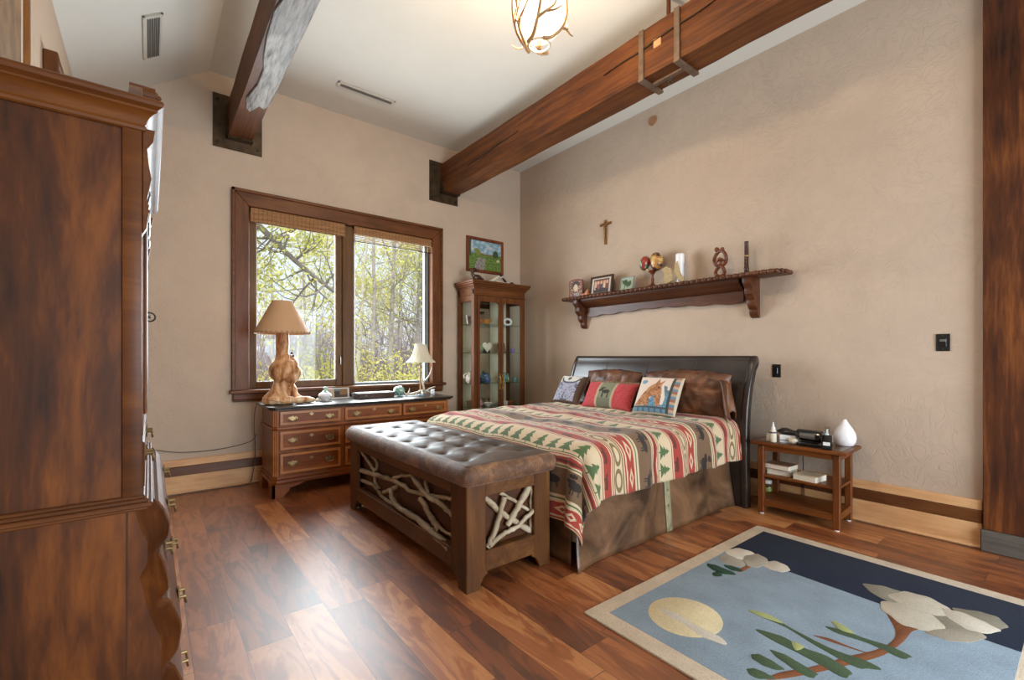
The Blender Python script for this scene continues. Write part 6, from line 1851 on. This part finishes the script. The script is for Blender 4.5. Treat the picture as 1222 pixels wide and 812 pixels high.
# ------------------------------------------------------------------ outside
def t_leaf(name, a, bcol, c):
    m = bpy.data.materials.new(name); m.use_nodes = True
    n = m.node_tree.nodes; l = m.node_tree.links
    out = [q for q in n if q.type == 'OUTPUT_MATERIAL'][0]
    n.remove(n['Principled BSDF'])
    tc = n.new('ShaderNodeTexCoord'); nz = n.new('ShaderNodeTexNoise'); nz.inputs['Scale'].default_value = 1.6; nz.inputs['Detail'].default_value = 5
    l.new(tc.outputs['Object'], nz.inputs['Vector'])
    rp_ = n.new('ShaderNodeValToRGB'); rp_.color_ramp.elements[0].position = .35; rp_.color_ramp.elements[0].color = srgb(*a); rp_.color_ramp.elements[1].position = .65; rp_.color_ramp.elements[1].color = srgb(*c)
    e = rp_.color_ramp.elements.new(.5); e.color = srgb(*bcol)
    l.new(nz.outputs['Fac'], rp_.inputs[0])
    d = n.new('ShaderNodeBsdfDiffuse'); t = n.new('ShaderNodeBsdfTranslucent'); mx = n.new('ShaderNodeMixShader'); mx.inputs[0].default_value = .45
    l.new(rp_.outputs[0], d.inputs[0]); l.new(rp_.outputs[0], t.inputs[0]); l.new(d.outputs[0], mx.inputs[1]); l.new(t.outputs[0], mx.inputs[2]); l.new(mx.outputs[0], out.inputs[0])
    return m
M['leaf'] = t_leaf('spring_leaves', (186, 190, 104), (222, 222, 124), (240, 238, 170))
M['leaf2'] = t_leaf('yellow_spring_leaves', (206, 196, 100), (236, 226, 120), (246, 240, 176))
M['leaf3'] = t_leaf('pale_green_leaves', (170, 196, 130), (206, 226, 160), (230, 240, 196))
M['bark'] = plain('grey_bark', (176, 168, 164), .9, 0, .25, 8)
M['bark_dark'] = plain('dark_bark', (138, 130, 126), .9, 0, .25, 8)
M['birch'] = plain('white_birch_bark', (222, 216, 206), .8, 0, .12, 14)
M['brush'] = plain('grey_violet_brush', (186, 174, 182), .95, 0, .2, 3)
M['ground'] = plain('leaf_litter_ground', (150, 136, 106), .95, 0, .25, 2)
GZ = -1.2
tag(MB().box(-40, 60, Y1 + 1.0, 90, GZ - .3, GZ).build('ground', M['ground']), kind='structure')
def tree(name, label, x, y, h, bark, leaf, nl, seed, lean=(0, 0), r0=.10, spread=1.0, ls=.07, first=.25, group='trees outside the window', limbs=None, nbr=16, crown=.35):
    rr = random.Random(seed)
    t = thing(name, label, 'tree', (x, y, GZ), 0, group)
    wd = MB(); lf = MB()
    tips = []
    base = Vector((x, y, GZ))
    n = 9
    trunk = []
    off = Vector((0, 0, 0))
    for i in range(n + 1):
        f = i / n
        off += Vector((rr.uniform(-1, 1), rr.uniform(-1, 1), 0)) * .05 * (h / 8)
        trunk.append(base + Vector((lean[0] * f * h, lean[1] * f * h, f * h)) + off * min(1, f * 3))
    wd.tube(trunk, [r0 * (1 - .85 * i / n) for i in range(n + 1)], 7)
    def br(p, d, L, r, depth):
        pts = [p]; d = d.normalized()
        m = 4
        for i in range(m):
            d = (d + Vector((rr.uniform(-.3, .3), rr.uniform(-.3, .3), rr.uniform(-.12, .28)))).normalized()
            pts.append(pts[-1] + d * L / m)
        wd.tube(pts, [r * (1 - .75 * i / m) for i in range(m + 1)], 5 if depth == 0 else 4 if depth == 1 else 3)
        tips.append((pts[-1], d)); tips.append((pts[-2], d))
        if depth < 2:
            for k in range(4 if depth == 0 else 3):
                q = pts[1 + rr.randrange(m)]
                dd = (d + Vector((rr.uniform(-1, 1), rr.uniform(-1, 1), rr.uniform(-.4, .8))) * .8)
                br(q, dd, L * rr.uniform(.4, .65), r * .5, depth + 1)
    for k in range(nbr):
        f = first + (1 - first) * (k + rr.random()) / nbr
        i = min(n - 1, int(f * n)); p = trunk[i].lerp(trunk[i + 1], f * n - i)
        a = rr.uniform(0, 2 * PI)
        br(p, Vector((math.cos(a), math.sin(a), rr.uniform(.1, .9))), h * crown * spread * (1.15 - f) * rr.uniform(.6, 1.2) + .3, r0 * .26 * (1.1 - f) + .005, 0)
    if limbs:
        for p, q, r in limbs:
            P, Q = Vector(p), Vector(q)
            pts = smooth_path([P, P.lerp(Q, .35) + Vector((0, 0, .25)), P.lerp(Q, .7) + Vector((0, .1, .10)), Q], 4)
            wd.tube(pts, [r * (1 - .6 * i / len(pts)) for i in range(len(pts))], 7)
            for s_ in pts[2:]:
                for k in range(2): br(s_, Vector((rr.uniform(-.6, .8), rr.uniform(-.6, .6), rr.uniform(-.9, .9))), rr.uniform(.6, 1.5), r * .35, 1)
    wd.build('branches', bark, t)
    if nl:
        for k in range(nl):
            p, d = tips[rr.randrange(len(tips))]
            c = p + Vector((rr.gauss(0, 1), rr.gauss(0, 1), rr.gauss(0, 1))) * .17
            if c.z < GZ + .1: continue
            u = Vector((rr.uniform(-1, 1), rr.uniform(-1, 1), rr.uniform(-1, 1))).normalized(); w_ = u.orthogonal().normalized()
            s1 = ls * rr.uniform(.6, 1.3)
            lf.poly([c - u * s1 * .6, c + w_ * s1 * .34, c + u * s1 * .6, c - w_ * s1 * .34])
        lf.build('foliage', leaf, t)
    return t
tree('maple_tree', 'near spreading tree whose long limb crosses the left window pane', .45, 9.6, 8.5, M['bark_dark'], M['leaf'], 6000, 3, r0=.16, ls=.085, first=.5, nbr=12, limbs=[((.55, 9.6, 4.2), (3.0, 9.7, 2.65), .075), ((.5, 9.6, 3.0), (2.2, 9.9, 3.7), .035)])
tree('birch_tree', 'slim white birch leaning behind the left window pane', 4.55, 13.2, 7.5, M['birch'], M['leaf2'], 900, 11, lean=(.09, 0), r0=.085, ls=.08, first=.5, nbr=9)
tree('birch_tree', 'thin white birch stem low behind the driftwood lamp shade', 3.35, 14.5, 6.5, M['birch'], M['leaf2'], 900, 12, lean=(.05, 0), r0=.06, ls=.08, first=.45, nbr=9)
tall = [(4.75, 12.0, 9.5, .075, 21, 3000, .015), (5.55, 12.6, 10, .09, 22, 3200, -.01), (6.35, 13.2, 10, .10, 23, 1600, .06), (6.9, 13.0, 10, .10, 24, 900, .02), (7.4, 14.2, 11, .11, 25, 900, .03)]
labs = ['tall thin tree at the left edge of the right window pane', 'tall grey tree left of the middle of the right window pane', 'grey tree leaning right in the middle of the right window pane', 'nearly bare grey tree right of centre in the right window pane', 'bare grey tree at the right edge of the right window pane']
for (x, y, h, r, sd, nl, le), lab in zip(tall, labs):
    tree('woodland_tree', lab, x, y, h, M['bark'], M['leaf'], nl, sd, lean=(le, 0), r0=r, ls=.075, first=.2, nbr=18, crown=.26)
far = [(2.2, 18), (3.6, 19), (4.9, 20), (6.3, 19.5), (7.4, 21), (8.8, 20), (10.2, 22), (1.0, 20), (11.5, 21)]
fl_ = ['third', 'fourth', 'fifth', 'sixth', 'seventh', 'eighth', 'ninth', 'first', 'last']
for k, (x, y) in enumerate(far):
    order = sorted(q[0] for q in far).index(x)
    nm = ['leftmost', 'second', 'third', 'fourth', 'fifth', 'sixth', 'seventh', 'eighth', 'rightmost'][order]
    tree('woodland_tree', f'{nm} from the left in the far row of thin leafing trees' if nm not in ('leftmost', 'rightmost') else f'{nm} tree in the far row of thin leafing trees', x, y, 9 + (k * 37 % 5), M['bark'], (M['leaf'], M['leaf2'])[k % 2], 1800, 60 + k, r0=.07, ls=.11, first=.15, nbr=11, crown=.3, group='far row of trees')
def shrub(label, x, y, h, rad, leaf, nl, seed, ls=.06, group='shrubs below the window'):
    rr = random.Random(seed)
    t = thing('leafy_shrub', label, 'shrub', (x, y, GZ), 0, group)
    wd = MB(); lf = MB(); tips = []
    for k in range(16):
        a = rr.uniform(0, 2 * PI); q = rr.uniform(.2, 1) * rad
        p0 = Vector((x, y, GZ)) + Vector((math.cos(a), math.sin(a), 0)) * .1
        p1 = Vector((x + math.cos(a) * q, y + math.sin(a) * q, GZ + h * rr.uniform(.55, 1.0)))
        P = smooth_path([p0, p0.lerp(p1, .5) + Vector((rr.uniform(-.1, .1), rr.uniform(-.1, .1), .15)), p1], 4)
        wd.tube(P, [.02 * (1 - .8 * i / len(P)) for i in range(len(P))], 4)
        tips += P[2:]
    wd.build('stems', M['bark_dark'], t)
    for k in range(nl):
        c = tips[rr.randrange(len(tips))] + Vector((rr.gauss(0, .22), rr.gauss(0, .22), rr.gauss(0, .18)))
        if c.z < GZ + .05: continue
        u = Vector((rr.uniform(-1, 1), rr.uniform(-1, 1), rr.uniform(-1, 1))).normalized(); w_ = u.orthogonal().normalized(); s1 = ls * rr.uniform(.6, 1.3)
        lf.poly([c - u * s1 * .6, c + w_ * s1 * .34, c + u * s1 * .6, c - w_ * s1 * .34])
    lf.build('foliage', leaf, t)
sh_ = [(2.3, 10.2, 2.6, .9, 'leaf2', 'yellow-green shrub at the lower left corner of the left pane'), (3.3, 10.8, 2.9, .9, 'leaf', 'green shrub behind the driftwood lamp base'), (4.2, 11.5, 2.7, .9, 'leaf2', 'yellow-green shrub left of the window mullion'), (4.5, 9.6, 2.7, .75, 'leaf2', 'yellow shrub just right of the window mullion'), (5.3, 10.5, 2.5, .85, 'leaf', 'yellow-green shrub low in the middle of the right pane'), (5.35, 9.3, 2.2, .6, 'leaf3', 'pale green shrub low in the right pane left of the antler lamp'), (6.6, 11.2, 2.3, .8, 'leaf', 'green shrub behind the antler lamp')]
for k, (x, y, h, rd_, lfm, lab) in enumerate(sh_): shrub(lab, x, y, h, rd_, M[lfm], 2600, 200 + k)
# the far thicket: uncountable twigs
rr = random.Random(77); th = MB()
for k in range(900):
    x = rr.uniform(0, 16); y = rr.uniform(24, 30); h = rr.uniform(2.0, 5.2)
    p = Vector((x, y, GZ)); q = p + Vector((rr.uniform(-.8, .8), 0, h))
    th.tube([p, p.lerp(q, .5) + Vector((rr.uniform(-.3, .3), 0, 0)), q], [.045, .03, .012], 3)
    for j in range(4):
        f = rr.uniform(.3, .95); c = p.lerp(q, f); th.tube([c, c + Vector((rr.uniform(-1, 1), rr.uniform(-.3, .3), rr.uniform(.1, .9)))], [.02, .008], 3)
o = th.build('bare_thicket', M['brush']); tag(o, 'grey-violet thicket of bare brush far behind the trees', 'brush', None, 'stuff')

# ------------------------------------------------------------------ light
wld = bpy.data.worlds.new('overcast_sky'); sc.world = wld; wld.use_nodes = True
bg = wld.node_tree.nodes['Background']; bg.inputs[0].default_value = (.86, .94, 1.0, 1); bg.inputs[1].default_value = 1.15
sn = bpy.data.lights.new('tree_fill_sun', 'SUN'); sn.energy = 3.4; sn.angle = .12; sn.color = (1, .97, .90)  # sun lamp added under the overcast sky to brighten the trees
so_ = bpy.data.objects.new('tree_fill_sun', sn); C.objects.link(so_); so_.location = (0, -6, 20)
so_.rotation_euler = Vector((-.25, -.52, .82)).to_track_quat('Z', 'Y').to_euler()
def area(name, loc, rot, sx_, sy_, power, col):
    L = bpy.data.lights.new(name, 'AREA'); L.shape = 'RECTANGLE'; L.size = sx_; L.size_y = sy_; L.energy = power; L.color = col
    o = bpy.data.objects.new(name, L); C.objects.link(o); o.location = loc; o.rotation_euler = rot
    return o
area('rear_fill_light', (2.25, Y0 - .3, 1.45), (PI / 2, 0, 0), 3.2, 2.5, 370, (.80, .91, 1.0))  # fill lamp added outside the unseen rear window to lift the room
area('daylight_front_window', (1.86, Y1 + .32, 1.9), (-PI / 2, 0, 0), 2.0, 1.8, 225, (.86, .94, 1.0))
pl = bpy.data.lights.new('ceiling_lamp_bulb', 'POINT'); pl.energy = 105; pl.color = (1, .80, .58); pl.shadow_soft_size = .07
po_ = bpy.data.objects.new('ceiling_lamp_bulb', pl); C.objects.link(po_); po_.location = (LX, LY, LZ + .0)

# ------------------------------------------------------------------ camera
cd_ = bpy.data.cameras.new('camera'); cam = bpy.data.objects.new('camera', cd_); C.objects.link(cam)
cam.location = (0, 0, 1.3); cam.rotation_euler = (PI / 2, 0, -math.radians(38.55))
cd_.lens = 16.0; cd_.sensor_width = 36; cd_.shift_x = 0; cd_.shift_y = 20.0 / 1222; cd_.clip_start = .02
sc.camera = cam
vs = sc.view_settings
vs.view_transform = 'Standard'; vs.look = 'None'; vs.gamma = 1.0; vs.exposure = 0.0; vs.use_curve_mapping = False
